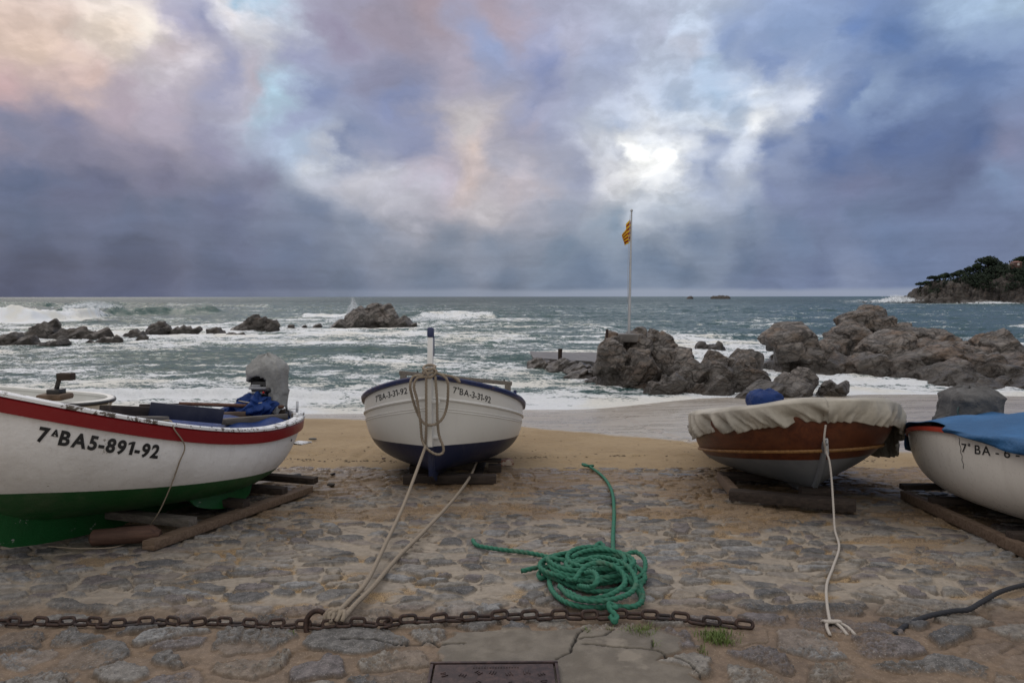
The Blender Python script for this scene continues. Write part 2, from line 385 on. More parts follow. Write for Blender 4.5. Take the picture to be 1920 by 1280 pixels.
def build_sand():
    ys = np.concatenate([np.linspace(-60, -2, 12), np.linspace(-1, 7, 14), np.linspace(7.15, 12, 210), np.linspace(12.04, 30, 260), np.geomspace(31, 30000, 40)])
    s = np.linspace(-1, 1, 820); s = np.sign(s)*np.abs(s)**1.6
    Y, S_ = np.meshgrid(ys, s, indexing='ij')
    X = S_ * (np.abs(Y)*1.5 + 6)
    Z = sand_z(X, Y)
    m = sstep(Y, 7.0, 9) * (1-sstep(Y, 17, 20))
    Z = Z + m*(.035*fbm(X*1.3, Y*1.6, octv=3, s=3) + .022*fbm(X*5, Y*5, octv=3, s=5)) + .008*m*fbm(X*22, Y*30, octv=2, s=9)
    rs = np.random.RandomState(5)
    def dent(x, y, a, l, w, dep):
        nonlocal Z
        jy = np.where((ys > y-.8) & (ys < y+.8))[0]
        if len(jy) == 0: return
        sl = slice(jy[0], jy[-1]+1); dx = X[sl]-x; dy = Y[sl]-y; u = dx*np.cos(a)+dy*np.sin(a); v = -dx*np.sin(a)+dy*np.cos(a)
        q = (u/l)**2+(v/w)**2; Z[sl] = Z[sl] - dep*np.exp(-q*1.4) + dep*.45*np.exp(-((np.sqrt(q)-1.45)/.35)**2)
    for (x0, y0, x1, y1) in ((-4.5,8.4,.8,12.5), (3.9,8.2,1.0,14.5), (-2.6,8.1,-2.2,15), (.8,8.2,5.5,10.6), (-.2,13,4.5,9.3), (-5.2,10.5,-2.5,9.0)):
        L_ = math.hypot(x1-x0, y1-y0); n = int(L_/.62); a = math.atan2(y1-y0, x1-x0)
        for i in range(n):
            t = (i+.5)/n; sd_ = .10*(1 if i % 2 else -1)
            dent(x0+(x1-x0)*t - math.sin(a)*sd_ + rs.normal()*.03, y0+(y1-y0)*t + math.cos(a)*sd_ + rs.normal()*.05, a+rs.normal()*.15, .15, .06, .022)
    for _ in range(420): dent(rs.uniform(-6, 7), rs.uniform(7.9, 13), rs.uniform(0, 3.1), rs.uniform(.05, .16), rs.uniform(.04, .10), rs.uniform(.004, .012))
    for xk in (-.73, 2.75, -2.0):                    # keel grooves down to the water
        gx = xk + .10*np.sin(Y*.6+xk); Z = Z - .020*np.exp(-((X-gx)/.05)**2)*m + .010*np.exp(-((np.abs(X-gx)-.12)/.05)**2)*m
    Z = Z - .05*sstep(7.6-Y, 0, 1.2)
    # the wet swash zone: lower edge of dry sand as seen in the photograph
    sh = shore_y(X); edge = np.interp(X, [-12, -5.5, -3.4, .2, 2.8, 4.7, 9], [18.2, 17.8, 16.7, 13.7, 10.6, 9.0, 8.6]) + .25*fbm(X*.5, Y*.05, octv=3, s=21)*2
    wet = sstep(Y, edge-.12, edge+.25)
    scr = (1-sstep(Y, 9.2, 11.5 + fbm(X*.7, Y*.1, s=4))) * .9 + .25*np.exp(-((Y - 10.8 - .4*np.sin(X))/.25)**2)
    o = grid_mesh('ground', X, Y, Z, M_SAND, attrs={'wet': wet, 'scraps': scr, 'froth': wet*np.exp(-((Y-sh+.6)/1.3)**2)})
    tag(o, kind='structure', label='pale ochre beach sand, wet and grey near the surf')
build_sand()

# ------------------------------------------------------------------ cobbled slipway
def build_paving():
    ny, nx = 900, 980
    ys = 1.7 * (8.35/1.7) ** (np.linspace(0, 1, ny)); s = np.linspace(-1, 1, nx)
    Y, S_ = np.meshgrid(ys, s, indexing='ij'); X = S_ * (Y*.92 + .75)
    far = sstep(Y, 3.35, 3.6)               # 0 in the old strip beyond the chain, 1 on the slipway
    wx = X + .11*fbm(X*2.1, Y*2.1, octv=2, s=31)*2 + .02*fbm(X*14, Y*14, octv=2, s=32)*2; wy = Y + .07*fbm(X*2.3, Y*2.3, octv=2, s=33)*2 + .03*fbm(X*9, Y*9, octv=3, s=34)*2
    # slipway stones (wide and flat) and the bigger stones of the near strip
    f1, g1, i1 = worley(wx/.19, wy/.115, s=5); f2, g2, i2 = worley(wx/.30 + 9, wy/.21 + 4, s=8)
    g = g1*far + g2*(1-far); idr = np.where(far > .5, i1, i2); f = f1*far + f2*(1-far)
    size = _h(np.floor(idr*9999), np.floor(idr*7777), np.zeros_like(idr), 3)
    rough = fbm(X*26, Y*26, octv=4, s=40, gain=.6); rough2 = fbm(X*90, Y*90, octv=2, s=44)
    med = fbm(X*3.1, Y*4.6, octv=4, s=48)
    th = .09 + .17*size
    stone = sstep(g + rough*.22, th, th+.045)
    rim = np.exp(-((g + rough*.20 - th + .01)/.035)**2) * sstep(fbm(X*3.3, Y*5, octv=3, s=99), -.08, .1)
    stone = stone * (1 - sstep(idr, .80, .82)*.85)                  # some stones lie under the mortar
    wear = sstep(med + .04 + .10*rough + .14*sstep(Y, 5, 7.5)*0, .10, .2)    # sand lying over everything in drifts
    stone = stone * (1 - .45*wear*far)
    stone = stone*(far + (1-far)*(.35 + .65*sstep(fbm(X*2.6, Y*4.2, octv=4, s=97) + .5*rough2, -.10, .06)))
    dome = np.clip(1 - f*f*1.1, 0, 1)
    h = stone*(.008 + .011*dome + .010*(size-.5)) + rough*(.005 + .009*stone) + rough2*.002 + med*.022
    # mortar paste between near stones is smooth and pillowy, with gravel-filled hollows
    pit = sstep(fbm(X*4.2, Y*7.5, octv=3, s=52), .12, .2) * (1-stone)
    h = h - .008*pit
    # the near strip and its concrete patch
    cx, cy = X, Y
    patch = sstep(.02 - np.maximum.reduce([np.abs(cx-.20 - (2.95-Y)*.20 - .10*fbm(Y*7, X*0+8, s=66)*2)-(.47 + (3.1-Y)*.25 + .16*fbm(Y*5, X*0+3, octv=3, s=60)*2), Y-3.10 - .05*fbm(X*5, Y*5, s=61)]) + .02*fbm(X*9, Y*9, s=62), 0, .02)
    crack = np.zeros_like(X)
    def line(pts, wd, amp=.012, seed=1):
        nonlocal crack
        xx = X + amp*2*fbm(X*16, Y*16, octv=3, s=70+seed); yy = Y + amp*2*fbm(X*16+4, Y*16, octv=3, s=75+seed)
        for a, b in zip(pts[:-1], pts[1:]):
            ax, ay = a; bx, by = b; dx, dy = bx-ax, by-ay; L2 = dx*dx+dy*dy
            t = np.clip(((xx-ax)*dx+(yy-ay)*dy)/L2, 0, 1)
            crack = np.maximum(crack, 1 - sstep(np.hypot(xx-ax-t*dx, yy-ay-t*dy), wd*.35, wd))
    def g2(*pp): return [(gp(px, py).x, gp(px, py).y) for px, py in pp]
    line(g2((1100,1190),(1080,1213),(1070,1240),(1042,1250)), .008, seed=1)
    line(g2((1088,1213),(1130,1206),(1152,1194)), .007, seed=2)
    line(g2((1090,1222),(1190,1232),(1230,1235),(1290,1262),(1310,1285)), .006, seed=3)
    line(g2((1222,1214),(1224,1234)), .005, seed=4)
    line(g2((640,1212),(760,1219),(870,1222)), .009, .02, seed=5)
    h = h*(1-patch) + patch*(.012 + .004*rough + .0015*rough2 + .008*med)
    h = h - crack*.014 - .007*rim*(1-patch)
    # groove in which the chain lies and the broken lip just below it
    lip = np.exp(-((Y-3.36-.03*fbm(X*3, Y*0, s=80))/.05)**2)
    h = h - .012*lip
    Z = ramp_z(Y) + .03*(1-far)*sstep(3.3-Y, 0, .2)*1 + h
    # edge of the slipway sinks under the sand
    edge = 7.72 + .22*fbm(X*.9, X*0+1, octv=3, s=90)*2 + .15*fbm(X*5, Y*3, octv=2, s=91)
    sunk = sstep(Y, edge-.28, edge+.2); Z = Z - .012*sunk - .30*sstep(Y, edge, edge+.4) - .0*X
    sandy = np.clip(sstep(fbm(X*1.1, Y*2.2, octv=4, s=95) + .35*sstep(Y, 4.0, 7.3) - .1, .06, .22)*far, 0, 1)
    o = grid_mesh('slipway_paving', X, Y, Z, M_PAVE, attrs={'stone': stone*(1-patch), 'cell': idr, 'patch': patch, 'crack': crack, 'near': 1-far, 'pit': pit, 'sandy': sandy, 'size': size, 'rim': rim*(1-patch)*(1-.5*sandy)*(.45+.55*far)})
    tag(o, kind='structure', label='slipway of rough grey stones set in sandy mortar')
def pave_mat(nt):
    p = nt.pos(); st = nt.attr('stone'); cell = nt.attr('cell'); near = nt.attr('near'); pit = nt.attr('pit')
    fine = nt.noise(p, 120, 3, .7); mid = nt.noise(p, 22, 6, .65); big = nt.noise(p, 1.4, 4, .6)
    stc = nt.ramp(cell, [(0, (.168, .156, .142)), (.14, (.112, .106, .100)), (.28, (.185, .168, .145)), (.42, (.120, .104, .102)), (.56, (.190, .188, .185)), (.68, (.078, .076, .076)), (.80, (.165, .150, .130)), (.92, (.125, .120, .120))], 'CONSTANT')
    stc = nt.mix(nt.step(mid, .35, .7), nt.vmath('SCALE', stc, scale=.62), nt.vmath('SCALE', stc, scale=1.38))
    stc = nt.mix(nt.math('MULTIPLY', nt.step(fine, .56, .68), .6), stc, (.36, .34, .32))
    stc = nt.mix(nt.math('MULTIPLY', nt.step(nt.noise(p, 75, 3, .7), .57, .66), .7), stc, (.045, .042, .04))
    mort = nt.mix(nt.step(mid, .3, .7), (.240, .202, .158), (.315, .270, .215))
    mort = nt.mix(nt.math('MULTIPLY', nt.step(fine, .5, .7), .4), mort, (.16, .12, .085))
    grit = nt.mix(nt.step(nt.noise(p, 190, 2, .6), .4, .62), (.145, .092, .048), (.40, .285, .150))
    dirt = nt.mix(nt.step(mid, .3, .7), (.115, .078, .050), (.185, .128, .085))
    dirt = nt.mix(nt.math('MULTIPLY', nt.step(fine, .58, .68), .6), dirt, (.36, .29, .20))
    mort = nt.mix(pit, mort, grit)
    mort = nt.mix(nt.math('MULTIPLY', near, .93), mort, dirt)
    c = nt.mix(st, mort, stc)
    c = nt.mix(nt.math('MULTIPLY', nt.attr('rim'), .78), c, (.052, .040, .030))
    # loose sand blown over the lower half
    sn = nt.mix(nt.step(fine, .4, .6), (.135, .088, .048), (.30, .205, .110))
    lay = nt.step(nt.math('ADD', nt.math('MULTIPLY', nt.attr('sandy'), .75), nt.math('MULTIPLY', nt.math('SUBTRACT', mid, .5), 1.5)), .35, .7)
    c = nt.mix(nt.math('MULTIPLY', lay, .72), c, sn)
    pc = nt.mix(nt.step(nt.noise(p, 9, 5, .6), .35, .7), (.120, .103, .082), (.178, .155, .125))
    pc = nt.mix(nt.math('MULTIPLY', nt.step(nt.noise(p, 5, 4, .6), .58, .66), .5), pc, (.26, .225, .18))
    c = nt.mix(nt.attr('patch'), c, pc)
    c = nt.mix(nt.attr('crack'), c, (.02, .017, .014))
    c = nt.mix(nt.step(nt.xyz(p)[1], 3.6, 6.8), c, nt.vmath('MULTIPLY', c, (.84, .80, .76)))
    # damp stains
    y = nt.xyz(p)[1]
    damp = nt.math('MULTIPLY', nt.step(big, .48, .62), .35)
    c = nt.mix(damp, c, nt.vmath('MULTIPLY', c, (.55, .52, .50)))
    scr = nt.math('MULTIPLY', nt.step(nt.noise(nt.mapping(p, scale=(1, 2.6, 1)), 11, 5, .7, dist=.6), .65, .68), nt.step(y, 4.5, 6.2))
    c = nt.mix(scr, c, (.035, .027, .022))
    r = nt.math('SUBTRACT', nt.math('SUBTRACT', .80, nt.math('MULTIPLY', nt.step(big, .42, .6), .22)), nt.math('MULTIPLY', st, nt.math('MULTIPLY', nt.step(y, 5.2, 7.2), .38)))
    hgt = nt.math('ADD', nt.math('MULTIPLY', mid, 1.0), nt.math('MULTIPLY', fine, .5))
    return {'color': c, 'rough': r, 'normal': nt.bump(hgt, .55, .012), 'spec': .35}
M_PAVE = material('slipway_stone', pave_mat)
build_paving()
# ------------------------------------------------------------------ sea
def px_of(x, y, z):
    """photograph pixel of a world point (numpy)"""
    c, s = math.cos(PITCH), math.sin(PITCH)
    yy = y*c - (z-CAM_Z)*s; zz = y*s + (z-CAM_Z)*c
    return 960 + FPX*x/yy, 640 - FPX*zz/yy
BREAKERS = [  # crest line given by photograph pixels at its foot, height, steep-side width, back width, foam
    ([(-300,608),(-60,606),(60,605),(150,600),(215,594)], 2.3, 3.0, 9, 1.0),
    ([(190,592),(300,590),(420,588)], 1.9, 4.5, 11, .12),
    ([(-400,578),(0,576),(120,575),(230,573),(330,573)], 2.2, 6, 16, .25),
    ([(300,573),(420,575),(520,577)], 1.0, 6, 14, .35),
    ([(560,596),(640,596),(700,597)], .75, 2.2, 5, .9),
    ([(780,598),(850,596),(940,597)], .85, 2.6, 6, .6),
    ([(520,664),(600,662),(700,661),(800,664)], .22, 1.0, 2.6, .1),
    ([(760,612),(900,611),(980,613)], .45, 2.5, 6, .35),
    ([(1560,610),(1700,608)], .5, 3, 7, .0),
    ([(1400,604),(1500,601)], .45, 3, 7, .3),
    ([(-200,741),(0,742),(200,743),(330,744),(420,746),(560,748),(680,750)], .26, .42, 1.1, 1.0),
    ([(900,757),(990,754),(1100,757),(1180,760)], .13, .35, .9, 1.0),
    ([(300,716),(450,713),(560,712)], .16, .5, 1.2, .0),
    ([(1560,715),(1650,720),(1750,722)], .16, .5, 1.2, .9),
    ([(1820,748),(1900,745),(1990,745)], .16, .5, 1.2, .9),
]
def build_sea():
    ny, nx = 900, 760
    ys = np.concatenate([17.2 * (330/17.2) ** np.linspace(0, 1, ny-60), np.geomspace(333, 40000, 60)])
    s = np.linspace(-1, 1, nx); s = np.sign(s)*np.abs(s)**1.12
    Y, S_ = np.meshgrid(ys, s, indexing='ij'); X = S_ * (Y*1.05 + 3)
    near = 1 - sstep(Y, 18, 45); fade = 1 - sstep(Y, 300, 900)
    wx = X + 3*fbm(X*.06, Y*.06, octv=2, s=1); wy = Y + 2.2*fbm(X*.08, Y*.12, octv=2, s=2)*2
    A = (.06 + .26*sstep(Y, 20, 70) + .15*sstep(Y, 70, 160))
    def rid(v): return 1 - np.abs(v*2)*1.9
    h = A*(.9*rid(fbm(wx*.045, wy*.13, octv=2, s=11)) + .55*rid(fbm(wx*.16, wy*.34, octv=3, s=14)) - .6)
    h = h + (.06 + .07*sstep(Y, 20, 50))*(rid(fbm(wx*.45, wy*.95, octv=3, s=18)) - .5) * (1-sstep(Y, 150, 300))
    h = h + .035*(rid(fbm(wx*1.6, wy*3.0, octv=3, s=22))-.5) * (1-sstep(Y, 60, 110))
    crest = sstep(h/A, .2, .62)
    foam_b = np.zeros_like(X); dark = np.zeros_like(X)
    for pts, ht, wf, wb, fo in BREAKERS:
        W = [sea_at(px, py) for px, py in pts]; xs = np.array([p.x/p.y for p in W]); yl = np.array([p.y for p in W]); XR = X/Y
        m = .10*(xs[-1]-xs[0])
        yc = np.interp(XR, xs, yl) + .5*wf*fbm(X*.8/wf, Y*0, octv=3, s=int(ht*100))*2
        along = sstep(XR, xs[0]-m*.3, xs[0]+m) * (1-sstep(XR, xs[-1]-m, xs[-1]+m*.3)) * (.8 + .5*fbm(X*.5/wf, Y*.1, s=7+int(ht*10)))
        d = Y - yc - wf
        prof = np.where(d < 0, np.exp(-(d/(wf*.55))**2), np.exp(-(d/wb)**2))
        turb = 1 + fo*.35*fbm(X*1.7/wf, Y*1.7/wf, octv=4, s=3)*2
        h = h + ht*along*prof*turb
        fb = np.where(d < 0, sstep(-d, -wf*.2, wf*.1)*np.exp(-(np.maximum(-d-wf*1.1, 0)/(wf*1.3))**2), np.exp(-(d/(wb*.22))**2))
        foam_b = np.maximum(foam_b, fo*along*fb)
        dark = np.maximum(dark, along*prof*(1-fo))
    # how much foam the surf carries, laid out over the bay
    PX, PY = px_of(X, Y, np.full_like(X, SEA))
    left = 1 - sstep(PX, 880, 1250)
    base = np.interp(PY, [556, 566, 580, 596, 606, 620, 650, 690, 730, 780], [.0, .03, .08, .16, .32, .54, .45, .48, .60, .78])
    baser = np.interp(PY, [556, 580, 600, 630, 655, 690, 720, 780], [.0, .03, .07, .25, .62, .66, .72, .80])
    dens = base*left + baser*(1-left)
    def spot(px, py, rx, ry, v):
        nonlocal dens
        dens = dens + v*np.exp(-((PX-px)/rx)**2 - ((PY-py)/ry)**2)
    spot(300, 630, 500, 12, .22); spot(560, 640, 300, 10, .2); spot(430, 668, 160, 11, -.42); spot(650, 662, 190, 6, -.45); spot(380, 690, 120, 12, -.2)
    spot(700, 678, 140, 9, .25); spot(100, 690, 200, 14, .1); spot(870, 655, 200, 18, .1); spot(960, 668, 90, 5, -.15)
    spot(1240, 625, 130, 14, .25); spot(1330, 640, 90, 16, .35); spot(1440, 610, 80, 6, .25); spot(1050, 620, 200, 8, .08)
    spot(1130, 705, 100, 14, -.32); spot(1200, 735, 110, 8, -.2); spot(1010, 690, 60, 14, -.15); spot(850, 600, 130, 6, .3); spot(620, 605, 120, 6, .35)
    spot(1640, 565, 70, 4, .5); spot(1800, 569, 130, 3, .35); spot(1650, 700, 200, 14, .15); spot(200, 615, 220, 6, .25)
    lace = fbm(wx*.22, wy*.55, octv=4, s=61, gain=.6)
    dens = dens + .75*lace + .30*(crest-.35)*sstep(Y, 22, 60) 
    dens = dens - .5*dark
    # water runs up the beach as a thin sheet of froth
    sh = shore_y(X) + .3*fbm(X*.6, Y*0, octv=3, s=66)*2
    dens = dens + .55*np.exp(-((Y-sh-.2)/.55)**2)
    dens = np.maximum(dens, foam_b*1.5)
    h = h + sstep(dens, .55, 1.0)*(.03*fbm(X*3, Y*4, octv=3, s=71)*2*(1-sstep(Y, 60, 120)))
    h = h*fade + 0
    h = h * (.25 + .75*sstep(Y, sh+.2, sh+2.4))
    Z = SEA + h
    o = grid_mesh('sea', X, Y, Z, M_SEA, attrs={'foam': dens, 'white': np.clip(foam_b, 0, 1), 'deep': sstep(Y, 60, 500), 'rightside': 1-left})
    tag(o, kind='structure', label='rough grey green sea streaked with foam')
def sea_mat_build():
    m = bpy.data.materials.new('sea_water'); m.use_nodes = True; nt = NT(m.node_tree); nt.n.clear()
    out = nt.node('ShaderNodeOutputMaterial')
    p = nt.pos(); y = nt.xyz(p)[1]
    deep = nt.attr('deep')
    # lace pattern warped along the wave fronts; cell size grows with distance so far foam reads as streaks
    q = nt.mapping(p, scale=(1, 1.7, 1))
    wv = nt.vmath('SUBTRACT', nt.noise(q, .7, 4, .6, out=1), (.5, .5, .5))
    qw = nt.vmath('MULTIPLY_ADD', wv, (1.1, 1.1, 0), q)
    a = nt.noise(qw, .9, 8, .62); b = nt.voro(qw, 2.6, 'DISTANCE_TO_EDGE'); b2 = nt.voro(nt.vmath('MULTIPLY_ADD', wv, (.8, .8, 0), q), 6.5, 'DISTANCE_TO_EDGE')
    f = nt.math('ADD', nt.attr('foam'), nt.math('MULTIPLY', nt.math('SUBTRACT', a, .5), 1.75))
    f = nt.math('ADD', f, nt.math('MULTIPLY', nt.math('SUBTRACT', .12, b), .8))
    f = nt.math('ADD', f, nt.math('MULTIPLY', nt.math('SUBTRACT', .10, b2), .8))
    fm = nt.step(f, .40, .70)
    soft = nt.math('MULTIPLY', nt.step(f, .05, .6), .38)      # aerated water between the streaks
    fine = nt.noise(q, 9, 6, .7)
    water = nt.mix(deep, (.020, .070, .062), (.016, .050, .053))
    water = nt.mix(nt.math('MULTIPLY', nt.attr('rightside'), .6), water, (.022, .060, .075))
    water = nt.mix(soft, water, (.16, .26, .235))
    foamc = nt.mix(nt.step(nt.noise(p, .25, 3, .5), .45, .62), (.78, .80, .82), (.76, .745, .69))
    foamc = nt.mix(nt.math('MULTIPLY', nt.step(fine, .5, .3), .38), foamc, (.42, .47, .47))
    rip = nt.noise(nt.mapping(p, scale=(1, 2.4, 1)), 1.6, 8, .68); rip2 = nt.noise(nt.mapping(p, scale=(.12, .34, 1)), 1.6, 8, .7)
    hb = nt.math('ADD', nt.math('MULTIPLY', rip, .30), nt.math('MULTIPLY', rip2, nt.math('MULTIPLY_ADD', deep, 2.4, .25)))
    nrm = nt.bump(hb, .85, 1.0)
    wb = nt.node('ShaderNodeBsdfPrincipled'); nt.put(wb.inputs['Base Color'], water); nt.put(wb.inputs['Roughness'], nt.math('MULTIPLY_ADD', deep, .25, .14)); nt.put(wb.inputs['Normal'], nrm)
    wb.inputs['IOR'].default_value = 1.33
    fb = nt.node('ShaderNodeBsdfPrincipled'); nt.put(fb.inputs['Base Color'], foamc); fb.inputs['Roughness'].default_value = .75; fb.inputs['Specular IOR Level'].default_value = .25
    hf = nt.math('ADD', nt.math('MULTIPLY', fm, .05), nt.math('MULTIPLY', fine, .09))
    nt.put(fb.inputs['Normal'], nt.bump(hf, .9, 1.0, normal=nt.bump(hb, .4, 1.0)))
    mx = nt.node('ShaderNodeMixShader'); nt.put(mx.inputs[0], fm); nt.l.new(wb.outputs[0], mx.inputs[1]); nt.l.new(fb.outputs[0], mx.inputs[2])
    nt.l.new(mx.outputs[0], out.inputs[0]); return m
M_SEA = sea_mat_build()
build_sea()
# ------------------------------------------------------------------ rocks
def rock_mat_fn(warm, dark, wetband=.5, ks=1.0):
    def fn(nt):
        p = nt.pos(); z = nt.xyz(p)[2]
        mid = nt.noise(p, 1.6, 7, .65); fine = nt.noise(p, 9, 6, .7); lay = nt.noise(nt.mapping(p, rot=(.5, .3, .2), scale=(1, 1, 4)), 1.2, 5, .6)
        c = nt.mix(nt.step(mid, .35, .65), (.115*dark, .103*dark, .095*dark), (.245*dark, .220*dark, .200*dark))
        c = nt.mix(nt.math('MULTIPLY', nt.step(lay, .45, .62), warm), c, (.19*dark, .135*dark, .095*dark))
        c = nt.mix(nt.math('MULTIPLY', nt.step(nt.noise(p, .7, 4, .6), .52, .64), warm), c, (.20*dark, .120*dark, .070*dark))
        c = nt.mix(nt.math('MULTIPLY', nt.step(fine, .55, .7), .5), c, (.33*dark, .31*dark, .285*dark))
        c = nt.mix(nt.math('MULTIPLY', nt.step(fine, .45, .3), .35), c, (.05, .044, .040))
        wv = nt.vmath('MULTIPLY_ADD', nt.vmath('SUBTRACT', nt.noise(p, 1.3, 5, .6, out=1), (.5, .5, .5)), (.9, .9, .9), p)
        qq = nt.mapping(wv, rot=(.4, .55, .3), scale=(.55, 1, 1.7))
        k1 = nt.voro(qq, .9*ks, 'DISTANCE_TO_EDGE'); k2 = nt.voro(qq, 2.4*ks, 'DISTANCE_TO_EDGE')
        kk = nt.math('MAXIMUM', nt.math('SUBTRACT', 1.0, nt.step(k1, .0, .07)), nt.math('MULTIPLY', nt.math('SUBTRACT', 1.0, nt.step(k2, .0, .08)), .65))
        c = nt.mix(nt.math('MULTIPLY', kk, .72), c, (.022, .018, .015))
        c = nt.mix(nt.attr('crack'), c, (.014, .012, .012))
        wet = nt.math('SUBTRACT', 1.0, nt.step(nt.math('ADD', z, nt.math('MULTIPLY', nt.math('SUBTRACT', mid, .5), .8)), SEA+.15, SEA+wetband+.2))
        c = nt.mix(nt.math('MULTIPLY', wet, .8), c, (.030, .024, .019))
        r = nt.math('SUBTRACT', .75, nt.math('MULTIPLY', wet, .45))
        return {'color': c, 'rough': r, 'normal': nt.bump(nt.math('SUBTRACT', nt.math('ADD', fine, nt.math('MULTIPLY', mid, 1.0)), nt.math('MULTIPLY', kk, 1.2)), .6, .08/ks), 'spec': .4}
    return fn
M_ROCK_G = material('granite_grey', rock_mat_fn(.16, .86, .7))
M_ROCK_B = material('granite_brown', rock_mat_fn(.55, .82, 1.3))
M_ROCK_D = material('granite_dark', rock_mat_fn(.30, .52, .8))
M_ROCK_H = material('headland_rock', rock_mat_fn(.45, .50, 3.0, .18))

def lumps_height(X, Y, lumps, s, warp):
    """smooth union of steep-sided lumps: (x, y, rx, ry, top z, power)"""
    wx = X + warp*2*fbm(X/warp/5, Y/warp/5, octv=4, s=s); wy = Y + warp*2*fbm(X/warp/5+9, Y/warp/5, octv=4, s=s+3)
    H = np.full(X.shape, SEA-1.2)
    for (cx, cy, rx, ry, top, n) in lumps:
        rho = (np.abs((wx-cx)/rx)**2.2 + np.abs((wy-cy)/ry)**2.2)**(1/2.2)
        base = SEA - .9
        H = np.maximum(H, base + (top-base)*np.clip(1-rho**n, 0, 1)**(.75) - 3*np.maximum(rho-1, 0))
    return H
def hull_block(rnd, size, M):
    """a weathered joint block: the hull of a jittered, bevel-cut box"""
    bm = bmesh.new(); a, b, c = size
    for sx in (-1, 1):
        for sy in (-1, 1):
            for sz in (-1, 1):
                q = Vector((sx*a*rnd.uniform(.72, 1.05), sy*b*rnd.uniform(.72, 1.05), sz*c*rnd.uniform(.72, 1.05)))*.5
                k = rnd.uniform(.10, .34)      # cut every corner back
                for ax in range(3):
                    v = q.copy(); v[ax] *= (1-k*2); bm.verts.new(M @ v)
    r = bmesh.ops.convex_hull(bm, input=bm.verts); bmesh.ops.delete(bm, geom=[g_ for g_ in r['geom_interior'] if isinstance(g_, bmesh.types.BMVert)], context='VERTS')
    bm.verts.index_update(); out = ([v.co.copy() for v in bm.verts], [[v.index for v in f.verts] for f in bm.faces]); bm.free(); return out
def outcrop(name, lumps, cell, mat, s=1, step=.07, warp=.25, blk=1.0, strike=.5, label=None, cat='rock', group=None, margin=.4, dens=1.0, soft=1, ratio=(1.25, .95, .62)):
    """lumps in photograph terms: (px centre, py top, half width px, distance y, depth radius m, power)"""
    L_ = []; rnd = random.Random(s)
    for px, py, hw, y, ry, n in lumps:
        t = at(px, py, y); L_.append((t.x, y, hw/FPX*y, ry, t.z, n))
    x0 = min(l[0]-l[2] for l in L_)-margin; x1 = max(l[0]+l[2] for l in L_)+margin
    y0 = min(l[1]-l[3] for l in L_)-margin; y1 = max(l[1]+l[3] for l in L_)+margin
    st = max(step*1.6, .07)
    X, Y = np.meshgrid(np.arange(x0, x1, st), np.arange(y0, y1, st)); H = lumps_height(X, Y, L_, s, warp)
    gy, gx = np.gradient(H, st); nl = np.sqrt(np.clip(gx, -3, 3)**2+np.clip(gy, -3, 3)**2+1)
    core = H - .36*cell*blk
    mb = MB(); r, c = X.shape
    bot = SEA-1.0
    vs = [Vector((X[a, b], Y[a, b], max(bot+.05, core[a, b]))) for a in range(r) for b in range(c)]
    fs = [(a*c+b, a*c+b+1, (a+1)*c+b+1, (a+1)*c+b) for a in range(r-1) for b in range(c-1)]
    n0 = len(vs); rim = [(0, b) for b in range(c)] + [(a, c-1) for a in range(1, r)] + [(r-1, b) for b in range(c-2, -1, -1)] + [(a, 0) for a in range(r-2, 0, -1)]
    vs += [Vector((X[a, b], Y[a, b], bot)) for a, b in rim]; m = len(rim)
    fs += [(rim[k][0]*c+rim[k][1], n0+k, n0+(k+1) % m, rim[(k+1) % m][0]*c+rim[(k+1) % m][1]) for k in range(m)]; fs.append(tuple(n0+k for k in range(m)))
    mb.add(vs, fs)
    cells = [(a, b) for a in range(2, r-2) for b in range(2, c-2) if H[a, b] > SEA+.02]
    area = sum(nl[a, b] for a, b in cells)*st*st; num = int(min(900, max(9, dens*area/(cell*cell*.17))))
    wts = [nl[a, b] for a, b in cells]
    for a, b in rnd.choices(cells, weights=wts, k=num):
        q = rnd.random(); sz = cell*(.36+.95*q**2.5)*blk
        n_ = Vector((-np.clip(gx[a, b], -3, 3), -np.clip(gy[a, b], -3, 3), 1)).normalized()
        ctr = Vector((X[a, b], Y[a, b], float(H[a, b]))) - n_*sz*rnd.uniform(.26, .52)
        rot = Euler((rnd.gauss(.12, .16), -strike + rnd.gauss(0, .20), rnd.gauss(.15, .35))).to_matrix().to_4x4()
        v_, f_ = hull_block(rnd, (sz*ratio[0]*rnd.uniform(.7, 1.3), sz*ratio[1]*rnd.uniform(.7, 1.3), sz*ratio[2]*rnd.uniform(.75, 1.3)), Matrix.Translation(ctr) @ rot)
        mb.add(v_, f_)
    me = bpy.data.meshes.new(name); me.from_pydata(mb.v, [], mb.f); ob = bpy.data.objects.new('t', me); COL.objects.link(ob)
    bm = bmesh.new(); bm.from_mesh(me); bmesh.ops.recalc_face_normals(bm, faces=bm.faces); bm.to_mesh(me); bm.free()
    md = ob.modifiers.new('r', 'REMESH'); md.mode = 'VOXEL'; md.voxel_size = step*.8
    if soft: ms = ob.modifiers.new('s', 'SMOOTH'); ms.factor = .5; ms.iterations = soft
    dg = bpy.context.evaluated_depsgraph_get(); m2 = bpy.data.meshes.new_from_object(ob.evaluated_get(dg)); bpy.data.objects.remove(ob); bpy.data.meshes.remove(me)
    m2.name = name; nv = len(m2.vertices); co = np.zeros(nv*3, np.float32); m2.vertices.foreach_get('co', co); co = co.reshape(-1, 3).astype(float)
    no = np.zeros(nv*3, np.float32); m2.vertices.foreach_get('normal', no); no = no.reshape(-1, 3)
    P_ = co/cell
    D = cell*(.018*fbm(P_[:, 0]*2.6, P_[:, 1]*2.6, P_[:, 2]*2.6, octv=4, s=s+20, gain=.6) + .05*fbm(P_[:, 0]*.9, P_[:, 1]*.9, P_[:, 2]*.9, octv=2, s=s+30))
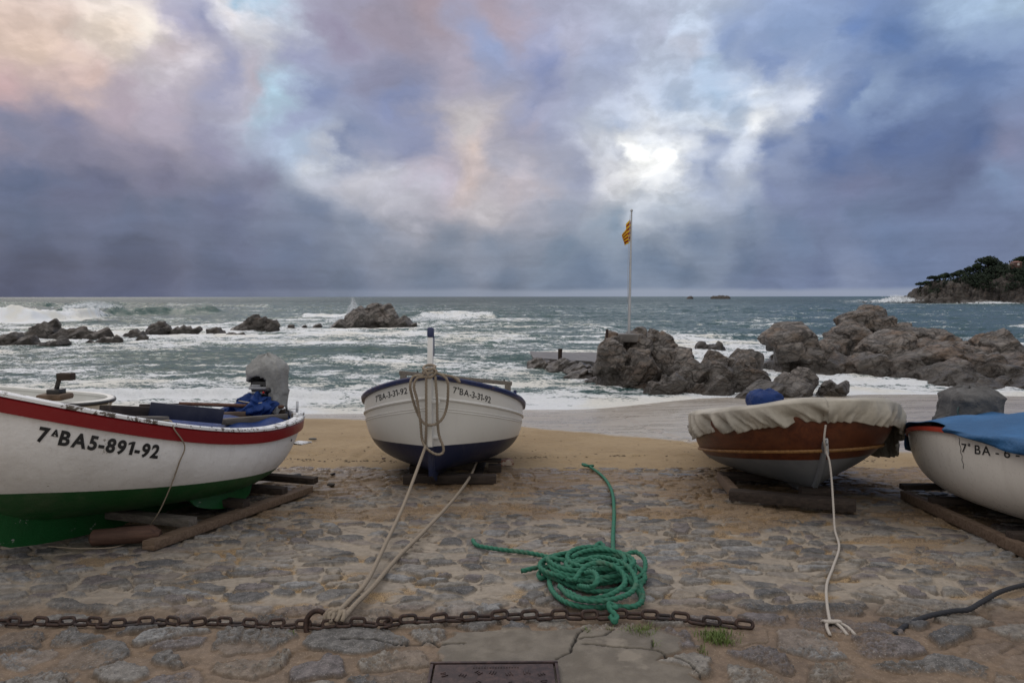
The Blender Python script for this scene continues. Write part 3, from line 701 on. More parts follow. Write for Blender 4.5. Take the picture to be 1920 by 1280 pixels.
    f1, g1, i1 = worley(P_[:, 0]*1.9+P_[:, 2]*.8, P_[:, 1]*2.4, P_[:, 2]*3.0-P_[:, 0]*.9, s=s+40); ck = 1-sstep(g1, 0, .10)
    D = D - cell*.022*ck
    co = co + no*D[:, None]; m2.vertices.foreach_set('co', co.astype(np.float32).reshape(-1))
    bm = bmesh.new(); bm.from_mesh(m2); bmesh.ops.delete(bm, geom=[v for v in bm.verts if v.co.z < SEA-.55], context='VERTS'); bm.verts.index_update()
    bm.to_mesh(m2); bm.free(); m2.update()
    a_ = m2.attributes.new('crack', 'FLOAT', 'POINT')
    nv = len(m2.vertices); co = np.zeros(nv*3, np.float32); m2.vertices.foreach_get('co', co); co = co.reshape(-1, 3).astype(float)/cell
    f1, g1, i1 = worley(co[:, 0]*1.9+co[:, 2]*.8, co[:, 1]*2.4, co[:, 2]*3.0-co[:, 0]*.9, s=s+40)
    a_.data.foreach_set('value', ((1-sstep(g1, 0, .09))*.6).astype(np.float32))
    o = link(name, m2, mat); tag(o, label, cat, group); return o
GR = 'rocks in the surf on the left'
outcrop('rock', [(80,603,34,55,1.3,3),(45,622,26,54,1.1,2.5),(130,617,45,54,.9,2.5),(180,618,40,54,.8,2.5),(150,626,90,53.5,.7,2)], 1.1, M_ROCK_D, 3, .09, label='humped dark rock rising from the surf at far left', group=GR)
outcrop('rock', [(10,625,30,48.5,.9,3),(50,632,40,48,.8,2.5),(100,638,45,47.5,.7,2.5),(-40,628,30,48.5,1,2.5)], .9, M_ROCK_D, 13, .08, label='low jagged dark rock at the left edge nearest the boats', group=GR)
outcrop('rock', [(195,630,26,50,.6,2.5),(165,636,18,50,.5,2.5),(213,634,14,50,.4,2)], .7, M_ROCK_D, 17, .07, label='small dark rock awash just right of the humped rock', group=GR)
outcrop('rock', [(298,603,24,62,1.1,3),(340,612,36,62,.8,2.5),(285,612,18,62,.7,2.5),(365,614,14,62,.5,2)], .9, M_ROCK_D, 23, .09, label='dark rock with a long low tail among white water', group=GR)
outcrop('rock', [(250,615,20,58,.6,2.5),(238,620,12,58,.4,2.5)], .7, M_ROCK_D, 27, .08, label='little wedge of rock beside the long tailed rock', group=GR)
outcrop('rock', [(267,630,15,54,.4,2.5)], .6, M_ROCK_D, 29, .07, label='tiny low rock nearly washed over, left of the middle', group=GR)
outcrop('rock', [(482,594,36,68,1.2,2.6),(450,607,18,67,.8,2.5),(512,605,14,67,.7,2.5)], 1.0, M_ROCK_D, 33, .09, label='single rounded dark rock standing in the surf', group=GR)
outcrop('rock', [(405,614,20,60,.7,2.5),(440,619,24,59,.6,2.5)], .8, M_ROCK_D, 37, .08, label='flat pair of dark rocks in front of the rounded rock', group=GR)
outcrop('rock', [(545,607,8,70,.5,2.5),(570,608,7,71,.4,2.5),(595,607,9,72,.5,2.5)], .6, M_ROCK_D, 41, .09, label='string of rock tips before the big round rock', group=GR)
outcrop('rock', [(700,569,32,80,2.6,3.2),(672,580,28,79,2.2,2.8),(665,592,18,77,1.5,3),(727,586,16,79,1.8,2.6),(748,596,26,78,1.3,2.5),(785,603,18,77.5,1.0,2.5),(645,602,24,76,.9,2.3)], 1.9, M_ROCK_G, 47, .11, label='tall rounded grey rock standing highest in the surf', group=GR)
outcrop('rock', [(1314,640,18,43,.8,2.0),(1344,641,22,43,.8,2.0),(1330,645,30,43,.8,2.0)], .6, M_ROCK_D, 51, .07, label='small dark rock tips behind the flagpole outcrop')
# flagpole outcrop with its old jetty shelf
outcrop('rock_outcrop', [(1145,642,26,27.6,1.5,4),(1140,652,24,26.8,1.2,4),(1190,634,38,28.2,1.6,4.5),(1222,628,26,28.6,1.6,3),(1240,646,30,28,1.6,3),(1265,672,30,27,1.4,3),(1180,668,60,26.6,1.3,4),(1262,662,18,27.6,1.0,2.6),
   (1330,676,34,25.6,1.2,3),(1290,690,45,25,.9,3),(1345,690,50,24.8,.9,3),(1368,680,22,25.6,.9,2.6),(1383,679,20,24.9,.7,3.5),(1406,698,26,24.6,.7,2.8),(1422,704,16,24.8,.6,2.6),(1375,668,12,27.8,.6,2.6),(1396,669,20,27,.7,2.6),(1250,712,60,24.2,.7,2.3),(1330,715,60,23.9,.6,2.3)],
   .95, M_ROCK_B, 61, .05, warp=.16, strike=1.05, ratio=(1.5, .9, .55), label='craggy grey brown outcrop that carries the flagpole')
outcrop('rock_outcrop', [(1475,614,22,31.5,1.2,4),(1463,634,16,31,.9,3.5),(1497,630,22,31.5,1.3,3),(1606,584,20,34,1.6,3.5),(1640,583,30,34.6,1.6,3.5),(1590,612,30,33,1.4,3),(1560,630,45,32.4,1.3,3),(1690,603,45,34,1.8,3.2),(1730,617,40,33.6,1.8,3),(1770,622,40,33,1.8,3),(1830,632,45,32,2.2,3),
   (1862,630,34,31.6,2.2,3.2),(1890,655,40,31,2.2,3),(1930,668,45,30.5,2.2,3),(1990,690,60,30,2.2,3),(1650,628,80,31.6,2.6,3),(1760,640,90,30,3.0,3),(1850,660,70,29,2.6,3),(1520,650,50,30.6,1.2,2.6),(1545,640,50,30.8,1.4,2.6),(1560,665,60,30,1.1,2.5),(1620,664,45,29.6,1.2,2.5),(1640,690,30,28.8,.6,2.3),
   (1700,664,50,29,1.6,2.8),(1760,690,50,27.6,1.2,2.6),(1820,700,60,27,1.5,2.8),(1880,705,60,26.6,1.5,2.8),(1760,716,50,26.4,.7,2.4),(1850,726,50,25.8,.5,2.2),(1960,715,70,26.6,1.5,2.6)],
   1.3, M_ROCK_B, 71, .07, warp=.22, strike=.35, dens=.8, label='great broken ridge of brown rock in the sea at right')
outcrop('rock_outcrop', [(1468,702,26,23.6,.6,3),(1500,706,24,23.7,.6,3),(1440,722,45,23.2,.6,2.6),(1490,720,50,23.0,.5,2.8),(1400,738,30,22.6,.35,2.3),(1554,717,26,23.5,.5,2.2),(1520,735,40,22.7,.35,2.4)],
   .85, M_ROCK_G, 81, .035, warp=.1, blk=.9, strike=.6, soft=3, label='smooth grey rocks at the water edge behind the covered boat')
outcrop('rock_ledge', [(1092,695,40,28.6,.9,4),(1130,701,42,27.7,.9,4),(1170,707,42,26.8,.9,4),(1212,713,42,26.0,.9,4),(1255,720,42,25.1,.9,4),(1296,728,34,24.3,.8,3)], .6, material('ledge_rock', rock_mat_fn(.8, .95)), 83, .045, warp=.12, blk=.8, strike=.1, ratio=(1.5, 1.1, .4), label='low brown ledge running along the foot of the flagpole outcrop')
# jetty: a flat concrete slab on rubble running out from the outcrop
def build_jetty():
    root = empty('stone_jetty', sea_at(1060, 700)); inv = Matrix.Translation(-root.location)
    top = -1.42
    def tp(px, py):
        d = ray(px, py); y = (top-CAM_Z)/d.z; return Vector((d.x*y, y, top))
    near = [tp(1000, 671), tp(1040, 674), tp(1075, 676), tp(1110, 678), tp(1140, 690)]; far = [tp(993, 659), tp(1040, 660), tp(1075, 661), tp(1110, 661), tp(1150, 664)]
    mb = MB(); n = 40; vs = []; P = spline(near, .12); Q = spline(far, .12)
    for i in range(n):
        a = P[int(i/(n-1)*(len(P)-1))]; b = Q[int(i/(n-1)*(len(Q)-1))]
        k = random.uniform(-.05, .05)
        for j in range(6):
            v = a.lerp(b, j/5); z = .02*random.random(); vs.append(inv @ Vector((v.x, v.y - (k if j == 0 else 0), v.z+z)))
        vs.append(inv @ Vector((a.x, a.y-k+.02, top-.16)))
    fs = []
    for i in range(n-1):
        for j in range(5): fs.append((i*7+j, (i+1)*7+j, (i+1)*7+j+1, i*7+j+1))
        fs.append((i*7, i*7+6, (i+1)*7+6, (i+1)*7))
    fs.append(tuple(range(0, 7)))
    mb.add(vs, fs); mb.build('slab', M_CONC_WET, root, smooth=False)
    tag(root, 'low stone jetty reaching left from the flagpole rock', 'jetty')
    base = outcrop('rubble_base', [(1012,673,28,32.6,.9,4),(1050,677,34,31.4,.9,4),(1085,682,38,30.3,.9,4),(1118,687,40,29.2,1.0,4),(1150,706,50,28.4,1.2,2.6),(1205,714,55,26.8,1.0,2.6),(1265,722,60,25.2,.8,2.4)], .8, M_ROCK_B, 91, .05, warp=.16, blk=.8)
    for k in ('category',): 
        if k in base: del base[k]
    base.parent = root; base.location = -root.location
    for px, pyb, pyt, r, nm in ((1050, 674, 657, .16, 'mooring_post'),):
        b = at(px, pyb, (top-CAM_Z)/ray(px, pyb).z); o = MB().tube([Vector((0,0,-.1)), Vector((0,0,.2)), Vector((.01,0,.52))], [.11,.10,.11], n=10).build('mooring_post', M_RUST, smooth=True, auto=.8)
        o.location = b; tag(o, 'short rusty mooring post on the jetty slab', 'post')
def conc_wet(nt):
    p = nt.pos(); a = nt.noise(p, 2, 6, .6)
    return {'color': nt.mix(nt.step(a, .35, .65), (.085, .077, .072), (.145, .133, .126)), 'rough': nt.mix(a, (.35,)*3, (.65,)*3), 'normal': nt.bump(a, .3, .03)}
M_CONC_WET = material('wet_concrete', conc_wet)
def rust_fn(nt):
    p = nt.pos(); a = nt.noise(p, 60, 5, .7); b = nt.noise(p, 12, 4, .6)
    c = nt.mix(nt.step(a, .35, .65), (.020, .012, .010), (.056, .029, .020)); c = nt.mix(nt.math('MULTIPLY', nt.step(b, .52, .62), .6), c, (.025, .022, .024))
    return {'color': c, 'rough': .62, 'metal': .35, 'normal': nt.bump(a, .5, .003)}
M_RUST = material('rusty_iron', rust_fn)
build_jetty()
o = MB().tube([(0,0,-.3),(0,0,.55)], .055, n=10).build('iron_post', M_RUST, auto=.8); o.location = at(1138, 643, 27.5); tag(o, 'thin dark iron post standing on the flagpole rock', 'post')

# flagpole
def build_flagpole():
    y = 27.6; b = at(1179, 633, y); top = at(1184.5, 397, y); H = top.z - b.z
    root = empty('flagpole', b, (0, .0, 0)); lean = top.x - b.x
    metal = material('pole_metal', lambda nt: {'color': nt.mix(nt.noise(nt.pos(), 3, 4), (.30, .31, .33), (.46, .47, .48)), 'rough': .4, 'metal': .4})
    MB().tube([(0,0,-.2),(lean*.42,0,H*.42),(lean,0,H)], [.062, .052, .030], n=12).build('pole', metal, root, auto=.8)
    MB().tube([(lean,0,H-.02),(lean,0,H+.03),(lean,0,H+.06),(lean,0,H+.10)], [.03,.055,.055,.02], n=10).build('finial', metal, root)
    MB().tube(spline([(lean-.07,-.04,H-.12),(lean*.5-.10,-.05,H*.6),(lean*.3-.09,-.05,H*.28)], .2), .008, n=5).build('halyard', metal, root)
    MB().box((.02, 0, .0), (1.0, .9, .34), bev=.06).build('plinth', M_CONC_WET, root, smooth=False)
    # flag hanging in folds: top corner near the mast, free corner swinging left
    U, V = np.meshgrid(np.linspace(0, 1, 26), np.linspace(0, 1, 40))
    P0 = at(1181, 408, y); PB = at(1183, 452, y); P1 = at(1168, 436, y-.1); P2 = at(1171, 462, y+.15)
    def q(u, v):
        a = P0.lerp(PB, v); c = P1.lerp(P2, v); t = P0.lerp(P1, u) 
        b_ = a.lerp(c, u)
        fold = .13*math.sin(u*8 + v*2.0)*(.35+.65*v)*(u**.5)
        return b_ + Vector((.035*math.sin(u*11+v*3), fold, -.10*u*(1-v)*u))
    X = np.zeros(U.shape); Y_ = X.copy(); Z = X.copy()
    for i in range(U.shape[0]):
        for j in range(U.shape[1]):
            p = q(U[i, j], V[i, j]) - b; X[i, j], Y_[i, j], Z[i, j] = p
    def fm(nt):
        # nine stripes, running from the mast to the fly
        v = nt.attr('v'); k = nt.math('MULTIPLY', v, 9.0); k = nt.math('FLOOR', k); odd = nt.math('MODULO', k, 2.0)
        return {'color': nt.mix(odd, (.72, .48, .012), (.28, .010, .016)), 'rough': .8, 'normal': nt.bump(nt.noise(nt.pos(), 40, 3), .2, .01)}
    grid_mesh('flag', X, Y_, Z, material('flag_cloth', fm), root, attrs={'v': np.clip(V, 0, .999)})
    tag(root, 'slim white flagpole with a yellow and red striped flag', 'flagpole')
build_flagpole()

# ------------------------------------------------------------------ headland with pines, far islets
def build_headland():
    y = 330
    L_ = []
    for px, py, hw, yy, ry, n in [(1698,554,6,330,5,3),(1715,551,18,330,8,2.5),(1735,540,22,330,12,3),(1765,527,26,328,16,3),(1795,523,26,326,18,3),(1830,518,34,322,22,3),(1870,508,44,318,30,3),(1920,506,50,312,40,3),(1990,500,70,306,50,3),(2080,495,90,300,60,3),(2200,490,120,290,70,3),
                                  (1760,560,50,318,10,2),(1850,563,60,305,10,2),(1940,563,60,296,10,2)]:
        t = at(px, py, yy); L_.append((t.x, yy, hw/FPX*yy, ry, t.z, n))
    st = .62
    X, Y = np.meshgrid(np.arange(183, 345, st), np.arange(275, 372, st)); H = lumps_height(X, Y, L_, 5, 2.0)
    gy, gx = np.gradient(H, st); gx = np.clip(gx, -4, 4); gy = np.clip(gy, -4, 4); nl = np.sqrt(gx*gx+gy*gy+1)
    f1, g1, i1 = worley(X/6, Y/6, H/4.5, s=4); f2, g2, i2 = worley(X/2.4, Y/2.4, H/2.8, s=6)
    D = 2.6*(i1-.5) - 1.2*(1-sstep(g1, 0, .2)) + 1.1*(i2-.5) - .5*(1-sstep(g2, 0, .2)) + 1.0*fbm(X*.5, Y*.5, H*.5, octv=4, s=7)
    Z2 = H + D/nl
    o = grid_mesh('headland', X - gx/nl*D, Y - gy/nl*D, Z2, M_ROCK_H, attrs={'crack': np.clip((1-sstep(g1, 0, .15))*.8, 0, 1)}, keep=Z2 > SEA-1, smooth=False)
    tag(o, kind='structure', label='wooded rocky headland in the distance at right')
    return X, Y, Z2
HX, HY, HZ = build_headland()
def head_z(x, y):
    j = int((x-183)/.62); i = int((y-275)/.62)
    if 0 <= i < HZ.shape[0] and 0 <= j < HZ.shape[1]: return HZ[i, j]
    return SEA
def leaf_mat(c1, c2):
    return material('pine_needles', lambda nt: {'color': nt.mix(nt.step(nt.noise(nt.pos(), .35, 4, .6), .35, .65), c1, c2), 'rough': .8, 'spec': .15})
M_PINE = leaf_mat((.012, .022, .012), (.032, .048, .022)); M_PINE2 = leaf_mat((.010, .018, .012), (.024, .036, .020))
M_BARK = material('pine_bark', lambda nt: {'color': nt.mix(nt.noise(nt.pos(), 1.5, 4), (.030, .022, .017), (.075, .052, .038)), 'rough': .9})
def clumps(mb, centres, n, size, rnd):
    for (c, r) in centres:
        for _ in range(n):
            d = Vector((rnd.gauss(0,1), rnd.gauss(0,1), rnd.gauss(0,1))).normalized() * rnd.uniform(.55, 1.0)
            p = Vector(c) + Vector((d.x*r[0], d.y*r[1], d.z*r[2]))
            a = Vector((rnd.gauss(0,1), rnd.gauss(0,1), rnd.gauss(0,.6))).normalized(); b = a.orthogonal().normalized(); s_ = size*rnd.uniform(.5, 1.2)
            mb.add([p+a*s_, p+b*s_*.8, p-a*s_*.9, p-b*s_*.7+Vector((0,0,s_*.3))], [(0,1,2,3)])
def umbrella_pine(px, pytop, hw, y, label, seed, trunk_h=None):
    rnd = random.Random(seed); t = at(px, pytop, y); rx = hw*1.15/FPX*y; g = head_z(t.x, y); 
    h = max(t.z - g, rx*.9); root = empty('pine_tree', (t.x, y, t.z-h))
    ch = min(rx*1.1, h*.65); cr = []
    k = 12
    for i in range(k):
        a = rnd.uniform(0, 6.28); q = rnd.uniform(.0, .7)
        cr.append(((math.cos(a)*rx*q, math.sin(a)*rx*q, h-ch*(.35+.4*q)+rnd.uniform(-.1, .1)*ch), (rx*rnd.uniform(.3,.45), rx*rnd.uniform(.3,.45), ch*rnd.uniform(.22,.36))))
    mb = MB(); clumps(mb, cr, 150, rx*.085, rnd); mb.build('crown', M_PINE if seed % 2 else M_PINE2, root, smooth=False)
    tb = MB().tube([(0,0,-2),(rx*.05,0,h*.35),(-rx*.03,0,h-ch*.8)], [rx*.07, rx*.055, rx*.04], n=7)
    for c, r in cr[:5]: tb.tube([(-rx*.02,0,h-ch*1.1), (c[0]*.5, c[1]*.5, h-ch*.85), Vector(c)], [rx*.035, rx*.025, rx*.012], n=5)
    tb.build('trunk', M_BARK, root)
    tag(root, label, 'tree', 'pines along the headland skyline')
for i, a in enumerate([(1726,529,9,330,'small windswept pine at the headland tip'),(1738,527,9,328,'low dark pine second from the headland tip'),(1752,516,11,328,'feathery pine leaning on the lower slope'),(1773,511,12,327,'round topped dark pine on the lower slope'),
    (1788,511,8,330,'thin pale pine just right of the round topped one'),(1801,506,11,326,'open crowned pine halfway up the slope'),(1818,499,11,324,'dense pine joined to its neighbours below the tall pine'),(1832,493,12,322,'dark pine at the left shoulder of the tall pine'),
    (1853,479,20,320,'tallest umbrella pine on the headland skyline'),(1874,494,14,319,'flat topped pine right of the tallest pine'),(1896,498,12,316,'low pine in the dip before the house'),(1915,481,15,314,'large pine beside the house at the right edge'),(1945,484,18,312,'pine beyond the right edge'),(1975,478,20,310,'pine beyond the right edge')]):
    if a[0] < 1930: umbrella_pine(*a, seed=100+i)
def build_woodland():
    rnd = random.Random(4); mb = MB()
    for _ in range(900):
        px = rnd.uniform(1800, 2050); y = rnd.uniform(296, 326); x = (px-960)/FPX*y; z = head_z(x, y)
        lim = SEA + 4.5 + max(0, (1850-px))*.10
        if z < lim: continue
        r = rnd.uniform(1.6, 3.2); clumps(mb, [((x, y, z+r*.5), (r*1.2, r*1.2, r*.9))], 34, .55, rnd)
    for _ in range(80):
        px = rnd.uniform(1715, 1815); y = rnd.uniform(320, 331); x = (px-960)/FPX*y; z = head_z(x, y)
        if z < SEA+3+(px-1715)*.045: continue
        r = rnd.uniform(.8, 1.6); clumps(mb, [((x, y, z+r*.4), (r*1.3, r*1.3, r*.8))], 26, .4, rnd)
    tag(mb.build('woodland', M_PINE2, smooth=False), 'dark mass of pines and scrub covering the headland', 'woodland', kind='stuff')
build_woodland()
def build_house():
    b = at(1905, 498, 306); b.z -= 1.2; root = empty('house', b)
    wall = material('terracotta_wall', (.10, .05, .037)); roof = material('roof_tile', (.16, .06, .04)); white = material('white_frame', (.5, .45, .42))
    MB().box((0,0,.9), (2.4, 4, 2.8)).build('wall', wall, root, smooth=False)
    MB().add([(-1.4,-2.3,2.3),(1.4,-2.3,2.3),(1.4,2.3,2.3),(-1.4,2.3,2.3),(-.2,-1,3.0),(.2,-1,3.0),(.2,1,3.0),(-.2,1,3.0)], [(0,1,5,4),(1,2,6,5),(2,3,7,6),(3,0,4,7),(4,5,6,7),(3,2,1,0)]).build('roof', roof, root, smooth=False)
    MB().box((-.4,-2.02,1.5), (.9, .1, 1.1)).build('window', white, root, smooth=False)
    MB().box((-2.9,-1.2,1.9), (2.2, .12, .12)).box((-3.9,-1.2,.8), (.12,.12,2.2)).build('pergola', white, root, smooth=False)
    tag(root, 'small terracotta house among the pines on the headland', 'house')
build_house()
def build_islets():
    rnd = random.Random(3)
    for (px, hw, top, lab) in ((1352, 12, 553.2, 'low dark islet on the horizon, the largest one'), (1294, 4, 554.6, 'tiny dark islet on the horizon left of the larger one')):
        y = 900; t = at(px, top, y)
        o = outcrop('islet', [(px, top+.4, hw, y, 6, 2.5), (px+hw*.8, top+1.0, hw*.7, y, 5, 2.5), (px-hw, top+1.2, hw*.6, y, 5, 2.3)], 4, M_ROCK_D, int(px), .7, warp=1.2, blk=.6, label=lab, cat='islet')
build_islets()
# ------------------------------------------------------------------ spray
M_SPRAY = material('sea_spray', lambda nt: {'color': (.80, .83, .86), 'rough': .9, 'alpha': nt.math('MULTIPLY', nt.attr('a'), .5)}, spec=.1)
def spray(px, py, hw, hh, y, n, size, label, seed, lean=0.0, group='bursts of spray over the rocks'):
    rnd = random.Random(seed); c = at(px, py, y); rx = hw/FPX*y; rz = hh/FPX*y; mb = MB(); al = []
    for _ in range(n):
        v = rnd.random()**1.3; u = rnd.gauss(0, .33)*(1-.45*v) + lean*v + .25*math.sin(v*6+seed)*v
        p = Vector((u*rx, rnd.gauss(0, .3)*rx, v*rz*(1-.8*abs(u))**1)); s_ = size*rnd.uniform(.25, 1)*(1-.35*v)
        a = Vector((rnd.gauss(0,1), rnd.gauss(0,1), rnd.gauss(0,1))).normalized(); b = a.orthogonal().normalized()
        mb.add([p+a*s_, p+b*s_, p-a*s_, p-b*s_], [(0,1,2,3)]); al += [max(.08, 1-v)*(1-.3*abs(u))]*4
    o = mb.build('spray', M_SPRAY, smooth=False); o.location = c
    at_ = o.data.attributes.new('a', 'FLOAT', 'POINT'); at_.data.foreach_set('value', al)
    tag(o, label, 'sea spray', kind='stuff')
spray(662, 592, 17, 36, 84, 1500, .22, 'burst of white spray behind the tall rounded rock', 3, -.1)
spray(170, 575, 60, 13, 96, 1400, .30, 'spray torn from the crest of the breaking wave', 4, .2)
spray(1672, 566, 40, 16, 318, 2600, .9, 'surf bursting against the tip of the headland', 5, .7)
spray(1850, 570, 60, 5, 296, 1200, .7, 'line of surf at the foot of the headland', 6, .2)
spray(640, 600, 40, 9, 86, 700, .25, 'low spray left of the tall rounded rock', 8)
spray(800, 600, 60, 9, 88, 800, .25, 'low spray right of the tall rounded rock', 9)
# ------------------------------------------------------------------ boats
class Hull:
    """local frame: +X bow, +Y port, +Z up, origin on the ground under the middle of the keel"""
    def __init__(s, L, B, zk, zmid, zbow, zstern, um=.48, nf=2.3, ef=.8, na=2.4, ea=.8, tb=0.0, bow_rake=.45, bow_k=2.2, st_rake=.2, st_k=2.0, p_mid=2.4, p_bow=1.25, p_st=1.6, rock=.05, flare=0.0):
        s.__dict__.update(locals())
    def B_(s, u):
        if u >= s.um: return s.B/2*max(0, 1-((u-s.um)/(1-s.um))**s.nf)**s.ef
        return s.B/2*(s.tb + (1-s.tb)*max(0, 1-((s.um-u)/s.um)**s.na)**s.ea)
    def S_(s, u):
        return s.zmid + (s.zbow-s.zmid)*max(0, (u-.40)/.6)**1.9 + (s.zstern-s.zmid)*max(0, (.45-u)/.45)**2
    def K_(s, u): return s.zk + s.rock*(max(0, u-.7)/.3)**2 + s.rock*1.6*(max(0, .35-u)/.35)**2
    def X_(s, u, t):
        xb = s.L/2 - s.bow_rake*(1-t)**s.bow_k; xs = -s.L/2 + s.st_rake*(1-t)**s.st_k
        return xs + u*(xb-xs)
    def p(s, u):
        k = max(0, (u-s.um)/(1-s.um))**1.3; m = max(0, (s.um-u)/s.um)**1.6
        return s.p_mid + (s.p_bow-s.p_mid)*k + (s.p_st-s.p_mid)*m
    def P(s, u, t, side=1, off=0):
        q = s.p(u); f = (max(0, 1-(1-t)**q))**(1/q); K = s.K_(u); Sh = s.S_(u)
        v = Vector((s.X_(u, t), side*s.B_(u)*f, K+(Sh-K)*t))
        if off: v += s.N(u, t, side)*off
        return v
    def N(s, u, t, side=1):
        e = .004; u0, u1 = max(0, u-e), min(1, u+e); t0, t1 = max(0, t-e), min(1, t+e)
        n = (s.P(u1, t, side)-s.P(u0, t, side)).cross(s.P(u, t1, side)-s.P(u, t0, side)) * side
        n = -n
        return n.normalized() if n.length > 1e-9 else Vector((1 if u > .5 else -1, 0, 0))
    def us(s, n):  # denser near the ends
        return [.5-.5*math.cos(math.pi*i/(n-1)) for i in range(n)]
    def shell(s, name, mat, parent, n=72, m=34, off=0, t0=0.0, inset=0, u0=0, u1=1, top=1.0):
        us = [u0+(u1-u0)*u for u in s.us(n)]; ts = [t0+(top-t0)*(j/(m-1))**1.7 for j in range(m)]
        mb = MB()
        for side in (1, -1):
            vs = []
            for u in us:
                for t in ts:
                    v = s.P(u, t, side)
                    if inset:
                        v = v + Vector((0, -side*min(inset, abs(v.y)), 0)); v.x *= (1-inset*.5/s.L*2); v.z += inset*.2*(1-t)
                    if off: v = v + s.N(u, t, side)*off
                    vs.append(v)
            fs = []
            for i in range(n-1):
                for j in range(m-1):
                    f = (i*m+j, (i+1)*m+j, (i+1)*m+j+1, i*m+j+1); fs.append(f if side < 0 else f[::-1])
            mb.add(vs, fs)
        if s.tb > 0 and u0 == 0:
            vs = [s.P(0, t, 1) for t in ts] + [s.P(0, t, -1) for t in ts]
            if inset: vs = [v + Vector((.03, 0, 0)) for v in vs]
            mb.add(vs, [(j, j+1, m+j+1, m+j) for j in range(m-1)])
        o = mb.build(name, mat, parent)
        bm = bmesh.new(); bm.from_mesh(o.data); bmesh.ops.remove_doubles(bm, verts=bm.verts, dist=.0008)
        for e in bm.edges:
            if len(e.link_faces) == 2 and e.calc_face_angle(0) > .7: e.smooth = False
        bm.to_mesh(o.data); bm.free(); return o
    def line(s, t=1.0, n=110, off=0.0, dz=0.0, u0=0, u1=1, sides=(1, -1)):
        """points and outward vectors along a level of the hull, stern - bow - stern"""
        us = [u0+(u1-u0)*u for u in s.us(n)]; out = []
        for k, side in enumerate(sides):
            for u in (us if k == 0 else us[::-1][1:]):
                tt = t(u) if callable(t) else t
                v = s.P(u, tt, side) + Vector((0, 0, dz)); out.append([v, None])
        for i, it in enumerate(out):
            a = out[max(0, i-1)][0]; b = out[min(len(out)-1, i+1)][0]; d = (b-a)
            o = Vector((d.y, -d.x, 0)); 
            if o.length < 1e-7: o = Vector((1, 0, 0))
            o.normalize(); c = Vector((it[0].x*.25, it[0].y, 0))
            if sides[0] == 1 and i == 0 and False: pass
            if o.dot(c) < 0: o = -o
            it[1] = o
        return out
    def band(s, name, mat, parent, prof, t=1.0, closed=False, **kw):
        """sweep a profile of (out, up) offsets along a hull line"""
        ln = s.line(t, **kw); m = len(prof); vs = []
        for p, o in ln:
            for a, b in prof: vs.append(p + o*a + Vector((0, 0, b)))
        n = len(ln); fs = [(i*m+j, ((i+1) % n)*m+j, ((i+1) % n)*m+(j+1) % m, i*m+(j+1) % m) for i in range(n if closed else n-1) for j in range(m)]
        if not closed: fs += [tuple(range(m)), tuple((n-1)*m+j for j in range(m))[::-1]]
        return MB().add(vs, fs).build(name, mat, parent, auto=.6)
    def fill(s, name, mat, parent, drop=.05, camber=.03, inset=.03, u0=.01, u1=.985, n=60, m=26, fn=None, t=1.0):
        us = [u0+(u1-u0)*i/(n-1) for i in range(n)]; vs = []
        for u in us:
            e = s.P(u, t, 1); w_ = max(.0, e.y-inset)
            for j in range(m):
                k = -1+2*j/(m-1); z = e.z - drop + camber*(1-k*k)*(1 if w_ > .1 else w_*10)
                if fn: z += fn(e.x, k*w_)
                vs.append(Vector((e.x, k*w_, z)))
        fs = [(i*m+j, (i+1)*m+j, (i+1)*m+j+1, i*m+j+1) for i in range(n-1) for j in range(m-1)]
        return MB().add(vs, fs).build(name, mat, parent)
    def keel(s, name, mat, parent, w=.05, deep=.06, top_bow=1.0, proud=.035, stern=True, head=0.0):
        """keel bar with the stem and the stern post in one bent bar"""
        path = []
        if stern:
            for j in range(12, 0, -1): t = (j/12)**1.4; v = s.P(0, t, 1); path.append((Vector((v.x, 0, v.z)), Vector((-1, 0, -.25))))
        for i in range(1, 24): u = i/24; path.append((Vector((s.X_(u, 0), 0, s.K_(u))), Vector((0, 0, -1))))
        for j in range(0, 20):
            t = (j/19)**1.3*top_bow; v = s.P(1, t, 1); a = s.P(1, min(1, t+.02), 1); b = s.P(1, max(0, t-.02), 1); d = a-b; o = Vector((d.z, 0, -d.x)).normalized()
            path.append((Vector((v.x, 0, v.z)), o))
        if head: v = path[-1][0]; path.append((v+Vector((.02, 0, head)), Vector((1, 0, 0))))
        vs = []
        for k, (p, o) in enumerate(path):
            dd = deep if o.z < -.8 else proud
            inn = p - o*.03; ou = p + o*dd
            vs += [inn+Vector((0, w/2, 0)), ou+Vector((0, w*.32, 0)), ou+Vector((0, -w*.32, 0)), inn+Vector((0, -w/2, 0))]
        n = len(path); fs = [(i*4+j, (i+1)*4+j, (i+1)*4+(j+1) % 4, i*4+(j+1) % 4) for i in range(n-1) for j in range(4)]
        fs += [(0, 1, 2, 3), tuple((n-1)*4+j for j in (3, 2, 1, 0))]
        return MB().add(vs, fs).build(name, mat, parent, auto=.7)
    def text(s, body, parent, mat, side, u_start, size, drop, direction, shear=0.0, squeeze=1.0, spacing=1.0, off=.004, bold=0.0, sup=None, slope=0.0, u_end=None, under=False):
        """letters laid on the hull skin; sup = (index, scale, raise) for the small raised letter"""
        mb = MB(); x = 0.0; drops = drop
        N_ = 400; tab = [(i/N_) for i in range(N_+1)]; arc = [0.0]
        lev = lambda u, z: min(1, max(.02, (z-s.K_(u))/(s.S_(u)-s.K_(u))))
        pts = [s.P(u, lev(u, s.S_(u)-drop-size*.5), side) for u in tab]
        for i in range(1, N_+1): arc.append(arc[-1]+(pts[i]-pts[i-1]).length)
        a0 = np.interp(u_start, tab, arc)
        glyphs = []
